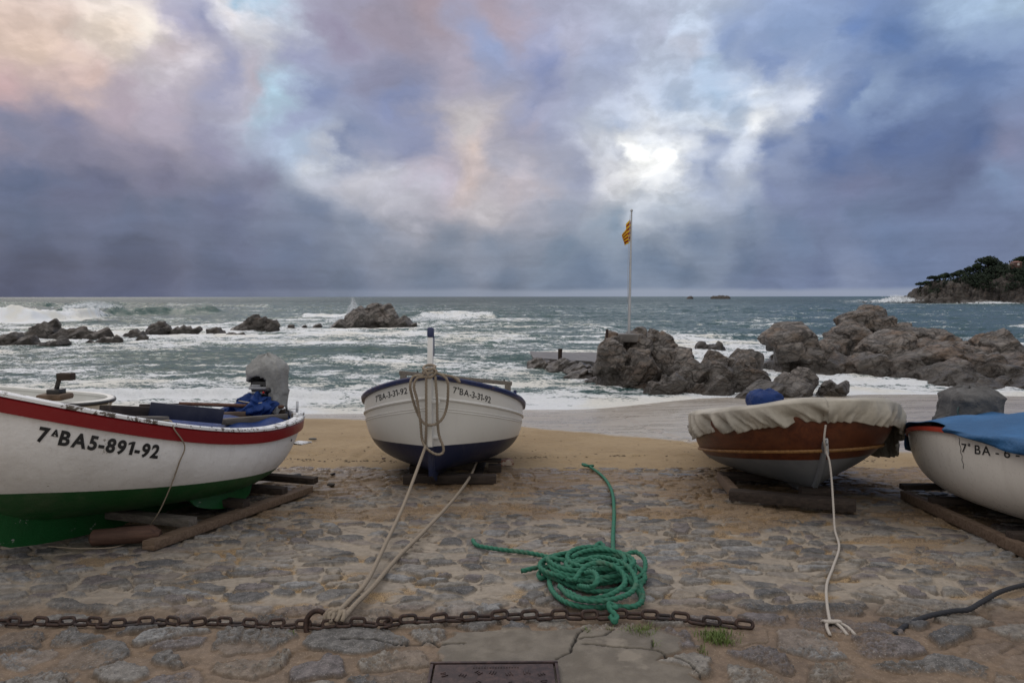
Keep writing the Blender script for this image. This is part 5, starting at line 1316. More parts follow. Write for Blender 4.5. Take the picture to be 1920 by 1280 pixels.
# ---- boat 4: plain white, stern towards the sea, at right
def boat_right():
    H = Hull(3.7344, 1.849, .105, .758, .7404, .4466, um=.5491, nf=2.3056, ef=.7971, na=2.595, ea=.9167, tb=0.02, bow_rake=.6528, bow_k=2.2, st_rake=.1942, st_k=1.8, p_mid=3.3115, p_bow=1.4002, p_st=2.2168, rock=.05)
    c = Vector((4.2141, 4.7662)); root = empty('rowing_boat', (c.x, c.y, -.08*(c.y-3.3)), slope_frame(c, -1.5089, .0239))
    M_H = paint('white_gelcoat', (.66, .63, .575), .30, grime=(.24,.19,.14), amt=.40, bumpy=.06, streaks=.6)
    H.shell('hull', M_H, root, n=84, m=36)
    H.shell('inner_liner', M_H, root, inset=.045, t0=.5, n=40, m=8)
    M_RR = paint('orange_red_rail', (.42, .050, .028), .4, grime=(.3,.2,.15), amt=.3)
    for sides, u1_ in (((-1,), .44), ((1,), 1)):
        H.band('gunwale', M_RR, root, [(.0,-.022),(.022,-.018),(.024,.010),(.010,.018),(-.05,.018),(-.05,-.01)], n=70, sides=sides, u1=u1_)
    H.keel('keel', M_H, root, w=.055, deep=.05)
    sk = [( -1.52, .20), (-1.30, .17), (-.75, .14), (-.80, .02), (-.98, -.0), (-1.28, .07)]
    vs = [Vector((x, y, z+.0)) for y in (-.03, .03) for x, z in sk]; n = len(sk)
    MB().add(vs, [tuple(range(n)), tuple(range(n, 2*n))[::-1]] + [(i, (i+1) % n, n+(i+1) % n, n+i) for i in range(n)]).build('skeg', M_H, root, smooth=False)
    H.text('7\u00aa BA - 6 -', root, M_LETTER, -1, .460, .066, .074, 1, u_end=.602, slope=-.06, spacing=1.2, bold=.0006, sup=(1, .8, .30), off=.003)
    p = H.P(.09, .50, -1, .002); nn = H.N(.09, .50, -1)
    MB().tube([p-nn*.004, p+nn*.006, p+nn*.006], [.036, .036, .026], n=20).build('drain_plate', M_STEEL, root, auto=.6)
    # crack in the gelcoat
    pts = [H.P(.452+.012*k, 1-.06-.34*k+.0, -1, .001) for k in [i/14 for i in range(15)]]
    for i, q in enumerate(pts): q.x += .006*math.sin(i*1.7)
    MB().tube(pts, .0022, n=4).build('crack', M_BLACK, root)
    tag(root, 'plain white boat with orange red rail, cut by the right edge', 'boat')
    # blue tarp tied over it: hangs over the near side, further down towards the bow
    def drape():
        n, m = 90, 40; vs = []
        for i in range(n):
            u = .02+.96*i/(n-1)
            for j in range(m):
                k = j/(m-1)   # 0 = starboard (visible) hem, 1 = port hem
                hang = .07 if u > .16 else -.02
                hang = .012 + .042*float(sstep(np.array(u), .42, .60)) + .012*math.sin(u*22)
                if u < .09: hang = .13
                side = -1 if k < .5 else 1; kk = abs(k-.5)*2
                g = H.P(u, 1, side)
                if kk < .8:
                    q = kk/.8; p = Vector((g.x, g.y*q*(1+.05*q**6/max(.2,abs(g.y))), g.z + .025 + .012*q**6 + .11*(1-q**2)*(.6+.5*u) + .022*math.sin(u*15+q*4+side)+.012*math.sin(u*37-q*7)))
                else:
                    q = (kk-.8)/.2; p = H.P(u, max(.4, 1 - q*float(hang)/(H.S_(u)-H.K_(u))), side) + Vector((0, side*.02, 0)) + H.N(u, .9, side)*(.042 + .012*math.sin(u*60+q*3)) + Vector((0, 0, .025*(1-q)))
                if u < .10 and side < 0 and kk > .5: pass
                vs.append(p)
        keep = []
        for i in range(n-1):
            u = .02+.96*(i+.5)/(n-1)
            for j in range(m-1):
                k = (j+.5)/(m-1)
                if .08 < u < .43 and k < .115: continue
                keep.append((i*m+j, (i+1)*m+j, (i+1)*m+j+1, i*m+j+1))
        return vs, keep
    vs, fs = drape(); o = MB().add(vs, fs).build('tarpaulin', cloth('sky_blue_tarpaulin', (.030, .115, .26), .6, 1.2, .55)); md = o.modifiers.new('s', 'SOLIDIFY'); md.thickness = .006
    o.location = root.location; o.rotation_euler = root.rotation_euler
    tag(o, 'blue tarpaulin tied over the white boat at the right edge', 'tarpaulin')
    m = empty('outboard_motor', at(1815, 806, 6.0), (0, 0, R(8)))
    vs, fs = cyl_cover(.45, .42, .38, .07, 4.0, taper=1.05, shoulder=1.15, n=64, m=34); MB().add(vs, fs).build('cover', M_GREYC2, m)
    vs, fs = cyl_cover(.22, .26, .20, .06, 1.0, taper=1.05); k = MB().add([v+Vector((-.20,-.05,-.08)) for v in vs], fs).build('cover_flap', M_GREYC2, m)
    MB().box((0,0,-.2), (.12,.12,.5), bev=.02).build('leg', M_BLACK, m, auto=.6)
    MB().tube(spline([(-.17,-.12,.27),(-.235,-.14,.20),(-.215,-.17,.10),(-.16,-.19,-.01)], .02), .008, n=6).build('cover_cord', material('dark_green_cord', (.02,.05,.05)), m)
    tag(m, 'outboard motor in a dark grey cloth hood on the white boat at right', 'outboard motor')
    return H, root
H4, R4 = boat_right()

# ---- boat 5: white dinghy behind the left boat
def dinghy():
    H = Hull(3.0, 1.28, .14, .66, .80, .66, um=.5, nf=2.3, ef=.8, na=2.6, ea=.5, tb=.0, bow_rake=.4, st_rake=.28, st_k=1.5, p_mid=2.2, p_bow=1.4, p_st=1.8, rock=.04)
    y = 10.0; c = Vector((-7.35, y)); g = at(150, 742, y); z0 = g.z - .66
    root = empty('dinghy', (c.x, y, z0), Euler((0, R(-1), R(172))))
    M_W = paint('dinghy_white', (.60, .60, .57), .4, grime=(.28,.25,.2), amt=.3)
    H.shell('hull', M_W, root); H.shell('inner_liner', M_W, root, inset=.06, t0=.12, n=44, m=16)
    H.band('gunwale', M_W, root, [(.0,-.01),(.02,.0),(.0,.015),(-.075,.015),(-.08,-.02)], n=80)
    H.band('rubber_rim', M_BLACK, root, [(.0,-.05),(.025,-.045),(.038,-.02),(.03,.004),(.005,.008)], n=80)
    MB().box((-.75, 0, .52), (.28, 1.0, .03), bev=.01).build('thwart', M_W, root, auto=.6)
    def tri(u0, u1, t0, t1):
        vs = []; n = 14
        for i in range(n):
            k = i/(n-1); u = u0+(u1-u0)*k
            for t in (t1, t1-(t1-t0)*(1-k)): vs.append(H.P(u, t, 1, .004))
        return MB().add(vs, [(2*i, 2*i+1, 2*i+3, 2*i+2) for i in range(n-1)])
    M_MR = material('maroon_stripe', (.085, .012, .020)); 
    tri(.13, .36, .62, .82).build('side_stripe', M_MR, root)
    H.keel('keel', M_W, root, w=.04, deep=.05)
    tag(root, 'small white dinghy with black rim behind the red banded boat', 'dinghy')
    # wooden anchor-like prop: board on a bent bar over a block, hanging on the near rail
    b = at(103, 741, 9.45); r2 = empty('wooden_chock', b)
    MB().box((0,0,-.01), (.36,.30,.09), bev=.04).build('base', M_WOOD_B, r2, auto=.6)
    MB().box((.02,0,.06), (.18,.16,.08), bev=.015).build('block', M_BLACK, r2, auto=.6)
    MB().beam((.02,0,.08), (.09,0,.30), .045, .05, bev=.01, up=(0,1,0)).build('arm', M_BLACK, r2, auto=.6)
    MB().box((.165,0,.27), (.20,.12,.10), bev=.01).build('head', M_WOOD_D, r2, auto=.6)
    tag(r2, 'dark wooden block with a raised arm sitting on the dinghy rail', 'wooden block')
    for k, x in enumerate((-.8, .75)):
        lx = c.x + x; gz = ground_z(lx, y); top = z0 + .12
        o = MB().box((0,0,0), (.14, .9, max(.1, top-gz+.06))).build('support_block', M_WOOD_D, smooth=False); o.location = (lx, y, (top+gz)/2-.02)
        tag(o, ('dark timber block under the left end of the small dinghy' if k else 'dark timber block under the right end of the small dinghy'), 'support block', 'blocks under the dinghy')
dinghy()

# ------------------------------------------------------------------ launching cradles under the boats
def cradle(name, rails, beams, label, extras=()):
    root = empty(name, (rails[0][0] if rails else beams[0][0]))
    inv = Matrix.Translation(-root.location)
    for a, b, w, h, m in rails: MB().beam(inv @ Vector(a), inv @ Vector(b), w, h, .008).build('rail', m, root, auto=.6)
    for a, b, w, h, m in beams: MB().beam(inv @ Vector(a), inv @ Vector(b), w, h, .008).build('cross_beam', m, root, auto=.6)
    tag(root, label, 'cradle', 'launching cradles under the boats'); return root
g = lambda px, py, h=0: gp(px, py, h+.018)
def gx(x, y, h): return Vector((x, y, ground_z(x, y)+h))
a = g(277, 1022, .035); b = g(578, 916, .035); d = (b-a).normalized(); side = Vector((-d.y, d.x, 0))
cradle('boat_cradle', [(a, b, .10, .06, M_WOOD_B), (a+side*.95, b+side*.95, .10, .06, M_WOOD_D)],
    [(a+d*(.0+t)+side*(-.0)+Vector((0,0,.055)), a+d*t+side*1.0+Vector((0,0,.055)), .09, .06, m) for t, m in ((.42, M_WOOD_G), (1.02, M_WOOD_D), (1.55, M_WOOD_D), (2.05, M_WOOD_D))], 'grey timber cradle with one long rail under the green bottomed boat')
o = MB().tube([(-.22,0,0),(-.2,0,0),(.17,0,.01),(.22,0,.0)], [.03,.055,.058,.03], n=14).build('wooden_roller', wood('red_wood', (.045,.024,.018), (.095,.052,.036)), auto=.8); o.location = g(235, 1004, .07); o.rotation_euler.z = .15
tag(o, 'short reddish wooden roller lying beside the green keel', 'roller')
xm = -.86
cradle('boat_cradle', [(gx(-1.0, 6.9, .0), gx(-1.1, 9.6, .03), .09, .06, M_WOOD_D), (gx(-.36, 6.9, .0), gx(-.36, 9.6, .03), .09, .06, M_WOOD_D)],
    [(gx(-1.09, 6.74, .055), gx(-.16, 6.74, .055), .10, .085, M_WOOD_D), (gx(-1.1, 7.25, .07), gx(-.86, 7.25, .07), .10, .09, M_WOOD_D), (gx(-.26, 7.35, .06), gx(-.12, 7.35, .06), .12, .075, M_WOOD_D), (gx(-.9, 7.5, .12), gx(-.12, 7.5, .12), .12, .025, M_WOOD_D), (gx(-1.2, 8.6, .08), gx(-.3, 8.6, .08), .12, .09, M_WOOD_D)], 'dark timber cradle under the navy bottomed boat in the middle')
xr = 2.75
cradle('boat_cradle', [(g(1350, 893, .06), g(1378, 925, .05), .06, .10, M_WOOD_B)],
    [(g(1368, 926, .07), g(1605, 948, .07), .11, .085, M_WOOD_D), (g(1352, 893, .09), g(1500, 893, .09), .10, .07, M_WOOD_D), (g(1500, 925, .10), g(1560, 925, .10), .09, .10, M_WOOD_D)], 'dark timber cradle under the canvas covered boat')
a = g(1695, 928, .035); b = g(1790, 972, .035)
cradle('boat_cradle', [(a, b+(b-a)*1.5, .07, .075, M_WOOD_B), (a+Vector((.9,0,0)), b+(b-a)*1.5+Vector((.9,0,0)), .07, .07, M_WOOD_D)],
    [(a+Vector((.03,.1,.045)), a+Vector((1.0,.1,.045)), .08, .05, M_WOOD_D), (a.lerp(b, .55)+Vector((0,0,.05)), a.lerp(b, .55)+Vector((1,0,.05)), .08, .05, M_WOOD_D), (b+(b-a)*.8+Vector((0,0,.05)), b+(b-a)*.8+Vector((1,0,.05)), .08, .05, M_WOOD_D)], 'brown timber cradle under the white boat at the right edge')
# ------------------------------------------------------------------ ropes, chain, cover, pebbles, grass
def rope(name, pts, r, mat, label, cat='rope', step=.006, amp=.2, group=None, pitch=None):
    path = spline(pts, step); o0 = path[0].copy(); path = [p-o0 for p in path]
    o = MB().tube(path, r, n=12, strands=3, twist=2*math.pi/(pitch or r*8), amp=amp).build(name, mat); o.location = o0
    return tag(o, label, cat, group) if label else o
# mooring lines of the middle boat
st = MX2 @ Vector((H2.P(1, .42, 1).x+.07, 0, H2.P(1, .42, 1).z))
rope('mooring_rope', [at(797, 838, st.y-.02), at(780, 885, 5.85), g(755, 950, .10), g(722, 1020, .05), g(688, 1088, .03), g(655, 1125, .02), g(622, 1158, .03)], .0135, M_ROPE_T, 'tan mooring rope running from the navy stem to the iron ring', group='tan mooring ropes of the middle boat')
rope('mooring_rope', [at(893, 866, 7.3), g(880, 895, .06), g(850, 936, .05), g(800, 990, .035), g(745, 1045, .017), g(700, 1098, .02), g(668, 1130, .02), g(640, 1162, .03)], .0135, M_ROPE_T, 'tan mooring rope coming from under the navy hull to the iron ring', group='tan mooring ropes of the middle boat')
# hitch and hanging bights on the stem
def hitch():
    y = 6.25; root = empty('coiled_rope', at(803, 700, y))
    inv = -root.location
    def P(px, py, dy=0): return at(px, py, y+dy) + inv
    def bow_y(py): return 0
    M = M_ROPE_T; r = .0125
    def add(pts, nm='strand'): MB().tube(spline(pts, .006), r, n=12, strands=3, twist=2*math.pi/.10, amp=.25).build(nm, M, root)
    for k, py in enumerate((690, 697, 704)):
        add([P(793, py, .0), P(800, py+3, -.06), P(810, py+1, -.055), P(816, py-3, .0), P(810, py-6, .09), P(799, py-5, .09), P(793, py, .0)], 'turn')
    add([P(795, 703, -.03), P(775, 706, -.02), P(769, 722, -.03), P(773, 745, .02), P(783, 775, .06), P(795, 793, .04), P(812, 796, .03), P(828, 786, .05), P(837, 765, .06), P(840, 735, .0), P(838, 712, -.03), P(825, 701, -.03), P(812, 699, -.04)], 'bight')
    add([P(797, 706, -.04), P(782, 709, -.03), P(776, 724, -.03), P(782, 750, .0), P(788, 790, .03), P(791, 822, .08), P(800, 840, .06), P(817, 851, .07), P(829, 849, .10), P(831, 838, .1), P(823, 815, .08), P(820, 785, .02), P(819, 745, -.02), P(816, 705, -.05)], 'bight')
    add([P(799, 704, -.06), P(799, 745, -.03), P(799, 800, .02), P(797, 838, .12)], 'hanging_end')
    add([P(812, 690, -.05), P(818, 697, -.055), P(806, 708, -.06), P(801, 700, -.07), P(796, 692, -.05)], 'turn')
    add([P(815, 699, -.02), P(835, 703, -.02), P(850, 707, .05), P(861, 716, .10), P(857, 709, .12), P(848, 706, .15)], 'loose_end')
    tag(root, 'tan rope hitched round the stem post with loops hanging down the bow', 'rope')
hitch()
# thin line over the side of the left boat
rope('thin_rope', [on1(*(H1.P(.70,1,1)+Vector((0,-.07,.03)))), on1(*(H1.P(.70,1,1)+Vector((0,0,.035)))), on1(*(H1.P(.70,1,1,.045)))-Vector((0,0,.02)), at(346, 835, 4.55), at(336, 866, 4.56), at(318, 915, 4.60), at(294, 965, 4.68), at(266, 997, 4.76), g(225, 1022, .01), g(160, 1027, .008), g(90, 1023, .008)], .0045, M_ROPE_T, 'thin cord hanging over the red rail down to the paving', 'rope')
# line of the canvas boat
e3 = MX3 @ Vector((H3.P(1, .62, 1).x+.06, 0, H3.P(1, .60, 1).z))
yy = e3.y
rope('bow_rope', [at(1548, 797, yy-.10), at(1545, 826, yy-.10), at(1549, 846, yy-.07), at(1555, 866, yy-.12), at(1559, 900, yy-.18), at(1562, 945, yy-.28), g(1565, 992, .012), g(1573, 1025, .01), g(1562, 1062, .01), g(1550, 1095, .01), g(1550, 1130, .01), g(1556, 1168, .012)], .0078, M_ROPE_W, 'pale rope from the bow of the canvas covered boat, knotted at its end')
def knot(px, py, mat, r, s, label):
    c = g(px, py, r); rnd = random.Random(2); pts = [Vector((math.sin(t*2)*s*1.2, math.cos(t*3)*s*.8, abs(math.sin(t*1.5))*s*.7)) for t in [i*.42 for i in range(15)]]
    root = MB().tube(spline(pts, .006), r, n=8, strands=3, twist=90, amp=.15).build('knotted_loop', mat); root.location = c
    for dx in (-.045, .02, .05):
        MB().tube(spline([(dx*.4, 0, .012), (dx, -.05, .012), (dx*1.25, -.11, .0)], .01), r, n=8).build('rope_tail', mat, root)
    return tag(root, label, 'knot')
knot(1558, 1170, M_ROPE_W, .0078, .030, 'frayed pale knot with three tails half sunk in the paving')
rope('black_rope', [g(1678, 1189, .010), g(1700, 1172, .014), g(1738, 1156, .014), g(1785, 1146, .014), g(1815, 1143, .014), g(1842, 1128, .014), g(1880, 1108, .014), g(1940, 1093, .014), g(2000, 1085, .014)], .0125, M_ROPE_K, 'black rope lying across the paving at the lower right')
# green coil
def coil():
    c = g(1108, 1085, 0); root = empty('coiled_rope', c); rnd = random.Random(11); r = .0138
    def L(px, py, h): return g(px, py, h) - c
    def tube(pts, nm): return MB().tube(spline(pts, .0045), r, n=14, strands=3, twist=2*math.pi/.11, amp=.30).build(nm, M_ROPE_G, root)
    # pile of wound loops
    pts = []; T = 11.6; n = int(T*16)
    for i in range(n+1):
        t = i/n; a = -1.2 + t*T*2*math.pi; lay = t*T
        rad = .245 - .15*((lay*1.37) % 3.3)/3.3 + .045*math.sin(a*.37+1) + .030*math.sin(a*1.27+2)
        cx = .034*math.sin(lay*1.9); cy = .026*math.cos(lay*2.3)
        z = .017 +   .0100*lay*(1.0 - .25*((lay*1.37) % 3.3)/3.3) + .006*math.sin(a*2+lay)
        pts.append(Vector((cx + 1.0*rad*math.cos(a), cy + .86*rad*math.sin(a), z)))
    tube(pts, 'wound_loops')
    tube([L(1200,1098,.03), L(1205,1120,.02), L(1190,1136,.018), L(1150,1137,.018), L(1100,1138,.02), L(1060,1128,.018), L(1036,1108,.018), L(1030,1085,.018), L(1042,1068,.02), L(1068,1060,.05), L(1110,1050,.11), L(1150,1062,.12), L(1178,1085,.08), L(1200,1115,.02), L(1202,1130,.017)], 'outer_loop')
    tube([L(1158,1052,.05), L(1172,1040,.06), L(1192,1035,.07), L(1208,1048,.06), L(1208,1070,.03), L(1195,1082,.02), L(1178,1086,.03), L(1190,1092,.017), L(1208,1086,.017), L(1206,1080,.017)], 'side_loop')
    tube([L(1114,1042,.06), L(1117,1024,.07), L(1125,1018,.08), L(1133,1026,.07), L(1137,1045,.06)], 'top_loop')
    tube([L(1090,1075,.10), L(1112,1072,.15), L(1120,1086,.155), L(1108,1100,.12), L(1085,1098,.07)], 'inner_bend')
    tube([L(1052,1085,.05), L(1070,1062,.09), L(1118,1044,.12), L(1168,1056,.12), L(1192,1086,.09), L(1180,1112,.06), L(1130,1126,.06), L(1075,1120,.05), L(1048,1098,.03)], 'crossing_loop')
    tube([L(1076,1088,.10), L(1100,1060,.14), L(1135,1056,.14), L(1165,1072,.11), L(1170,1095,.08), L(1140,1116,.06), L(1095,1122,.05), L(1062,1108,.05)], 'crossing_loop')
    tube([L(886,1012,.017), L(896,1022,.017), L(935,1029,.017), L(985,1035,.017), L(1025,1043,.017), L(1045,1053,.018), L(1040,1061,.022), L(1010,1063,.018), L(978,1070,.017)], 'loose_tail')
    tube([L(1066,1066,.05), L(1040,1060,.035), L(1012,1072,.018), L(1014,1083,.017), L(1036,1078,.018), L(1070,1064,.05)], 'left_loop')
    # knot on the chain
    k = g(1147, 1146, .03) - c
    tube([k+Vector((0, .06, .0)), k+Vector((-.012, .0, .02)), k+Vector((.015, -.02, .03)), k+Vector((.02, .01, .02)), k+Vector((-.015, .01, .035)), k+Vector((-.01, -.03, .02)), k+Vector((.012, -.06, .005)), k+Vector((.0, -.085, -.01)), k+Vector((-.015,-.05,.0))], 'chain_knot')
    tag(root, 'pile of coiled green rope on the paving above the chain', 'rope')
    rope('green_line', [g(1150, 1042, .05), g(1149, 1010, .012), g(1151, 960, .012), g(1148, 925, .012), g(1136, 900, .012), g(1118, 883, .012), g(1100, 872, .02), g(1092, 870, .03), g(1098, 873, .03), g(1112, 873, .015)], .0145, M_ROPE_G, 'straight green rope running from the coil up to the sand edge', 'rope')
coil()

# ---- chain
def link_mesh(L, W, r, n=28, m=8):
    pts = []; a = (L-W)/2
    for i in range(n):
        t = 2*math.pi*i/n; pts.append(Vector((math.cos(t)*(W/2-r) + (a if math.cos(t) > 0 else -a), math.sin(t)*(W/2-r), 0)))
    mb = MB().tube(pts, r, n=m, closed=True); me = bpy.data.meshes.new('chain_link'); me.from_pydata(mb.v, [], mb.f); me.update(); me.materials.append(M_RUST)
    me.polygons.foreach_set('use_smooth', [True]*len(me.polygons)); return me
def chain(name, pts, L, W, r, label, seed, h):
    me = link_mesh(L, W, r); root = empty(name, pts[0]); rnd = random.Random(seed)
    path = spline(pts, .004); d = 0; step = L-2*r-.002; nxt = step*.5; i = 0
    for a, b in zip(path[:-1], path[1:]):
        d += (b-a).length
        if d >= nxt:
            o = bpy.data.objects.new('chain_link', me); COL.objects.link(o); o.parent = root
            t = (b-a).normalized(); flat = (i % 2 == 0); tilt = (rnd.uniform(.0, .35) if flat else rnd.uniform(1.0, 1.3))
            t = (t + Vector((0, rnd.uniform(-.16, .16), rnd.uniform(-.06, .06)))).normalized(); z = Vector((rnd.uniform(-.15, .15), -math.sin(tilt), math.cos(tilt))); z = (z - t*z.dot(t)).normalized(); y = z.cross(t)
            M = Matrix((t, y, z)).transposed().to_4x4()
            o.rotation_euler = M.to_euler(); o.location = a + Vector((0, rnd.uniform(-.007, .007), (W/2-.002)*(.30 if flat else .85)*h + .012)) - root.location; nxt += step; i += 1
    return tag(root, label, 'chain')
def cpt(L_, h): return [g(px, py, h) for px, py in L_]
chain('rusty_chain', cpt([(-60,1174),(0,1172),(60,1174),(120,1173),(170,1174),(200,1179),(240,1175),(300,1173),(350,1177),(400,1173),(450,1177),(520,1179),(600,1180),(640,1177),(680,1176),(722,1176)], .004), .082, .046, .0080, 'thinner rusty chain running left from the iron ring', 1, 1)
chain('rusty_chain', cpt([(722,1176),(760,1172),(800,1170),(850,1167),(900,1165),(1000,1163),(1100,1163),(1180,1162),(1240,1164),(1290,1170),(1340,1176),(1385,1180),(1412,1184)], .004), .093, .050, .0088, 'thicker rusty chain passing in front of the green coil', 2, 1)
def shackles():
    def sh(px, py, s, rot, label):
        pts = [Vector((math.cos(a)*s, 0, math.sin(a)*s)) for a in [i*math.pi*1.55/14 + .6 for i in range(15)]]
        o = MB().tube(pts, s*.24, n=10).tube([Vector((s*1.0,0,-.1*s)), Vector((s*1.5,0,.5*s))], s*.2, n=8).build('shackle', M_RUST, auto=.9); o.location = g(px, py, s*.7); o.rotation_euler = rot; tag(o, label, 'shackle')
    sh(722, 1176, .022, (R(55), 0, .4), 'small rusty shackle joining the thin chain to the thick one')
    sh(862, 1162, .024, (R(50), 0, 0), 'rusty shackle standing up from the thick chain')
    # the big ring set into the paving
    c = g(600, 1180, .0); s = .062
    o = MB().tube([Vector((math.cos(a)*s*.85-.01, math.sin(a)*s*.25, math.sin(a)*s)) for a in [R(55)+i*R(235)/24 for i in range(25)]], .0125, n=12).build('iron_ring', M_RUST)
    o.location = c + Vector((0, -.02, .035)); tag(o, 'big rusty open ring set in the paving, holding the ropes', 'ring')
    root = MB().tube(spline([(-.03,-.02,.03),(-.02,.01,.06),(0,.02,.065),(.01,-.01,.05),(.0,-.03,.03),(-.01,-.01,.055),(.03,.02,.065),(.035,-.01,.045),(.025,-.03,.03),(.05,.015,.06),(.062,-.01,.05),(.055,-.03,.03)], .008), .011, n=10, strands=3, twist=70, amp=.2).build('rope_lashing', M_ROPE_T)
    root.location = g(622, 1170, .01); tag(root, 'tan rope lashing tied to the iron ring', 'rope')
shackles()

# ---- cast iron cover at the bottom edge
def cover():
    z = .048
    def q(px, py): d = ray(px, py); y = (z-CAM_Z)/d.z; return Vector((d.x*y, y, z))
    c = (q(815, 1247)+q(1040, 1247))/2; w = .50; root = empty('utility_cover', (c.x, c.y-w*.5, .055), (0, 0, R(.8)))
    M_I = material('cast_iron', lambda nt: {'color': nt.mix(nt.step(nt.noise(nt.pos(), 30, 5, .7), .4, .65), (.028, .016, .016), (.064, .037, .033)), 'rough': .6, 'metal': .2, 'normal': nt.bump(nt.noise(nt.pos(), 120, 3), .35, .002)})
    MB().box((0,0,-.012), (w,w,.03), bev=.010).build('lid', M_I, root, auto=.5)
    mb = MB()
    for a, b in (((-w/2-.02, w/2+.012), (w/2+.02, w/2+.012)), ((-w/2-.02, -w/2-.012), (w/2+.02, -w/2-.012)), ((-w/2-.012, -w/2), (-w/2-.012, w/2)), ((w/2+.012, -w/2), (w/2+.012, w/2))):
        mb.beam((a[0], a[1], -.012), (b[0], b[1], -.012), .012, .032, .002)
    mb.build('frame', M_I, root, auto=.5)
    rnd = random.Random(9); mb = MB()
    # raised anti-slip strokes scattered over the lid
    for i in range(7):
        for j in range(6):
            if i == 3 and j % 2: continue
            x = (i-3)*.068+rnd.uniform(-.01, .01); y = .17-j*.066+rnd.uniform(-.01, .01); a = rnd.uniform(0, 3.14)
            for k in range(3):
                l = rnd.uniform(.014, .03); dx = math.cos(a+1.57)*(k-1)*.011; dy = math.sin(a+1.57)*(k-1)*.011
                mb.beam((x+dx-math.cos(a)*l/2, y+dy-math.sin(a)*l/2, .0045), (x+dx+math.cos(a)*l/2, y+dy+math.sin(a)*l/2, .0045), .005, .004, .001)
    for i in range(17): mb.box((-.085+i*.0115, .222, .0045), (.0035 if i % 2 else .006, .018, .003), bev=.0008)
    mb.build('raised_pattern', M_I, root, auto=.5)
    tag(root, 'square rusty cast iron utility cover at the bottom edge', 'cover')
cover()

# ---- grass tufts along the chain
def grass():
    M_GR = material('grass_blades', lambda nt: {'color': nt.mix(nt.noise(nt.pos(), 30, 2), (.06, .12, .02), (.16, .19, .05)), 'rough': .7})
    rnd = random.Random(6); mb = MB()
    for px, py, sx, sy, n in ((1190,1188,26,8,90),(1215,1192,20,6,50),(1335,1198,30,10,190),(1358,1206,22,6,120),(1345,1192,34,6,160),(1205,1184,26,5,90),(1102,1187,8,3,22),(1315,1222,12,8,25),(1225,1212,8,6,20),(545,1189,6,3,12),(1140,1183,6,2,10)):
        for _ in range(n):
            b = g(px+rnd.gauss(0, sx*.5), py+rnd.gauss(0, sy*.5), .012); l = rnd.uniform(.014, .042); a = rnd.uniform(0, 6.28); t = rnd.uniform(.2, .9); w = .0016
            s_ = Vector((math.cos(a+1.57)*w, math.sin(a+1.57)*w, 0)); m_ = b + Vector((math.cos(a)*l*t*.4, math.sin(a)*l*t*.4, l*.6)); e = b + Vector((math.cos(a)*l*t, math.sin(a)*l*t, l*.9))
            mb.add([b-s_, b+s_, m_+s_*.8, m_-s_*.8, e], [(0,1,2,3), (3,2,4)])
    tag(mb.build('grass', M_GR, smooth=False), 'short green grass in the cracks below the chain', 'grass', kind='stuff')
grass()
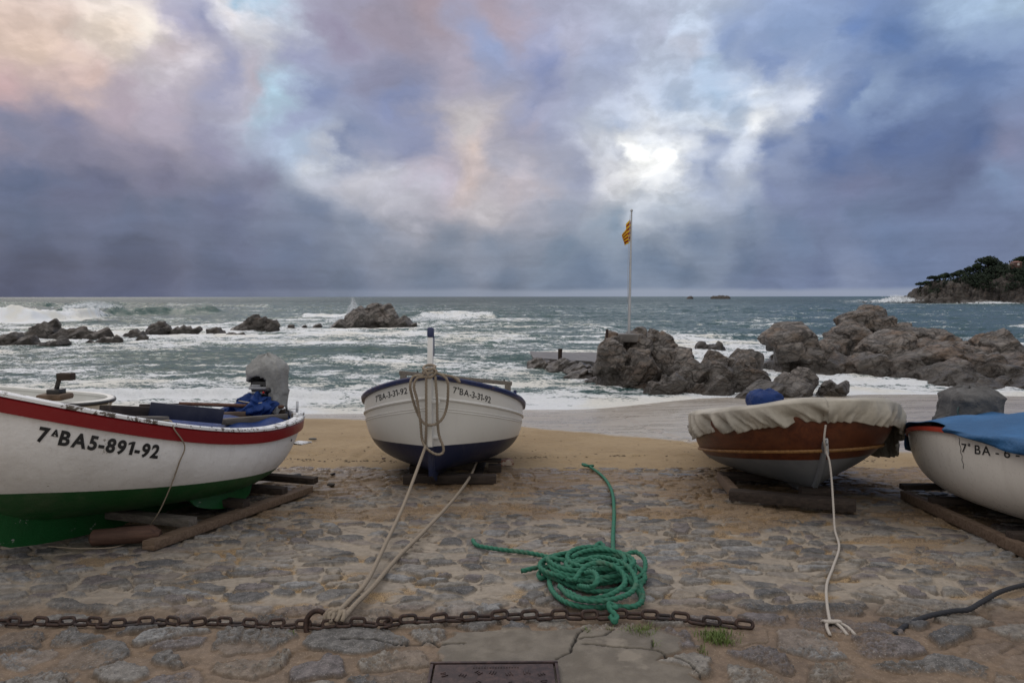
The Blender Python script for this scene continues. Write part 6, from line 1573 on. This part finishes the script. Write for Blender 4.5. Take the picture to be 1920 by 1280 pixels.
# ---- weed and grit washed up along the top of the beach
def debris():
    rnd = random.Random(12); mb = MB()
    M_D = material('washed_up_weed', lambda nt: {'color': nt.mix(nt.step(nt.noise(nt.pos(), 3, 3), .4, .6), (.022, .016, .012), (.085, .055, .03)), 'rough': .8})
    def flake(x, y, s, h):
        a = rnd.uniform(-.5, .5); n = rnd.randint(5, 8); c = Vector((x, y, ground_z(x, y)+h)); ring = []
        for k in range(n):
            t = 2*math.pi*k/n; r = s*rnd.uniform(.5, 1.1); ring.append(c + Vector((math.cos(t)*r*1.7, math.sin(t)*r*.6, 0)).xyz)
        mb.add(ring + [c + Vector((0, 0, s*.5))], [(k, (k+1) % n, n) for k in range(n)])
    for _ in range(520):
        y = rnd.uniform(5.2, 9.6); x = rnd.uniform(-5.2, 7.5); flake(x, y, rnd.uniform(.004, .013), .012 if y < 7.7 else .004)
    for _ in range(420):                       # the tide line
        x = rnd.uniform(-3.4, 4.5); y = 8.55 + .28*math.sin(x*1.1) + rnd.gauss(0, .06); flake(x, y, rnd.uniform(.005, .018), .006)
    for _ in range(60): flake(rnd.uniform(-6, 7), rnd.uniform(9.5, 13), rnd.uniform(.008, .02), .004)
    tag(mb.build('washed_up_weed', M_D, smooth=False), 'dark scraps of weed and twigs strewn over sand and slipway', 'seaweed', kind='stuff')
debris()
# ---- loose stones
def pebble(px, py, s, col, label, flat=.6, group='loose stones on the sand and paving', seed=0):
    bm = bmesh.new(); bmesh.ops.create_icosphere(bm, subdivisions=3, radius=1); rnd = random.Random(seed)
    k = [Vector((rnd.uniform(-1,1), rnd.uniform(-1,1), rnd.uniform(-1,1))) for _ in range(5)]
    for v in bm.verts:
        f = 1 + sum(.10*math.sin(v.co.dot(q)*3+i) for i, q in enumerate(k)); v.co = Vector((v.co.x*f*s*1.4, v.co.y*f*s, v.co.z*f*s*flat))
    me = bpy.data.meshes.new('stone'); bm.to_mesh(me); bm.free()
    o = link('stone', me, material('stone_skin', lambda nt: {'color': nt.mix(nt.noise(nt.pos(), 60, 4, .7), tuple(v*.6 for v in col), col), 'rough': .6}))
    o.location = g(px, py, s*flat*.55); o.rotation_euler.z = rnd.uniform(-.5, .5); tag(o, label, 'stone', group)
pebble(555, 893, .045, (.03,.03,.035), 'largest black stone, beside the end of the cradle rail', seed=1)
pebble(624, 888, .022, (.025,.02,.02), 'small round dark stone between the left and middle boats', seed=2)
pebble(621, 907, .028, (.035,.028,.022), 'long dark stone below the small round one', seed=3)
pebble(586, 822, .05, (.045,.05,.05), 'flat grey stone on the sand behind the left boat', .3, seed=4)
pebble(719, 859, .02, (.06,.02,.015), 'tiny reddish stone beside the navy hull', seed=5)
pebble(835, 1221, .024, (.36,.13,.09), 'orange brick chip near the iron cover', .3, seed=6)
o = MB().box((0,0,0), (.17,.10,.07), bev=.014).build('brick', material('broken_brick', lambda nt: {'color': nt.mix(nt.step(nt.noise(nt.pos(), 18, 4, .7), .45, .55), (.17,.06,.035), (.42,.36,.30)), 'rough': .85}), auto=.5); o.location = g(948, 866, .035); o.rotation_euler = (0, 0, .3)
tag(o, 'broken brick block on the sand right of the navy hull', 'brick')
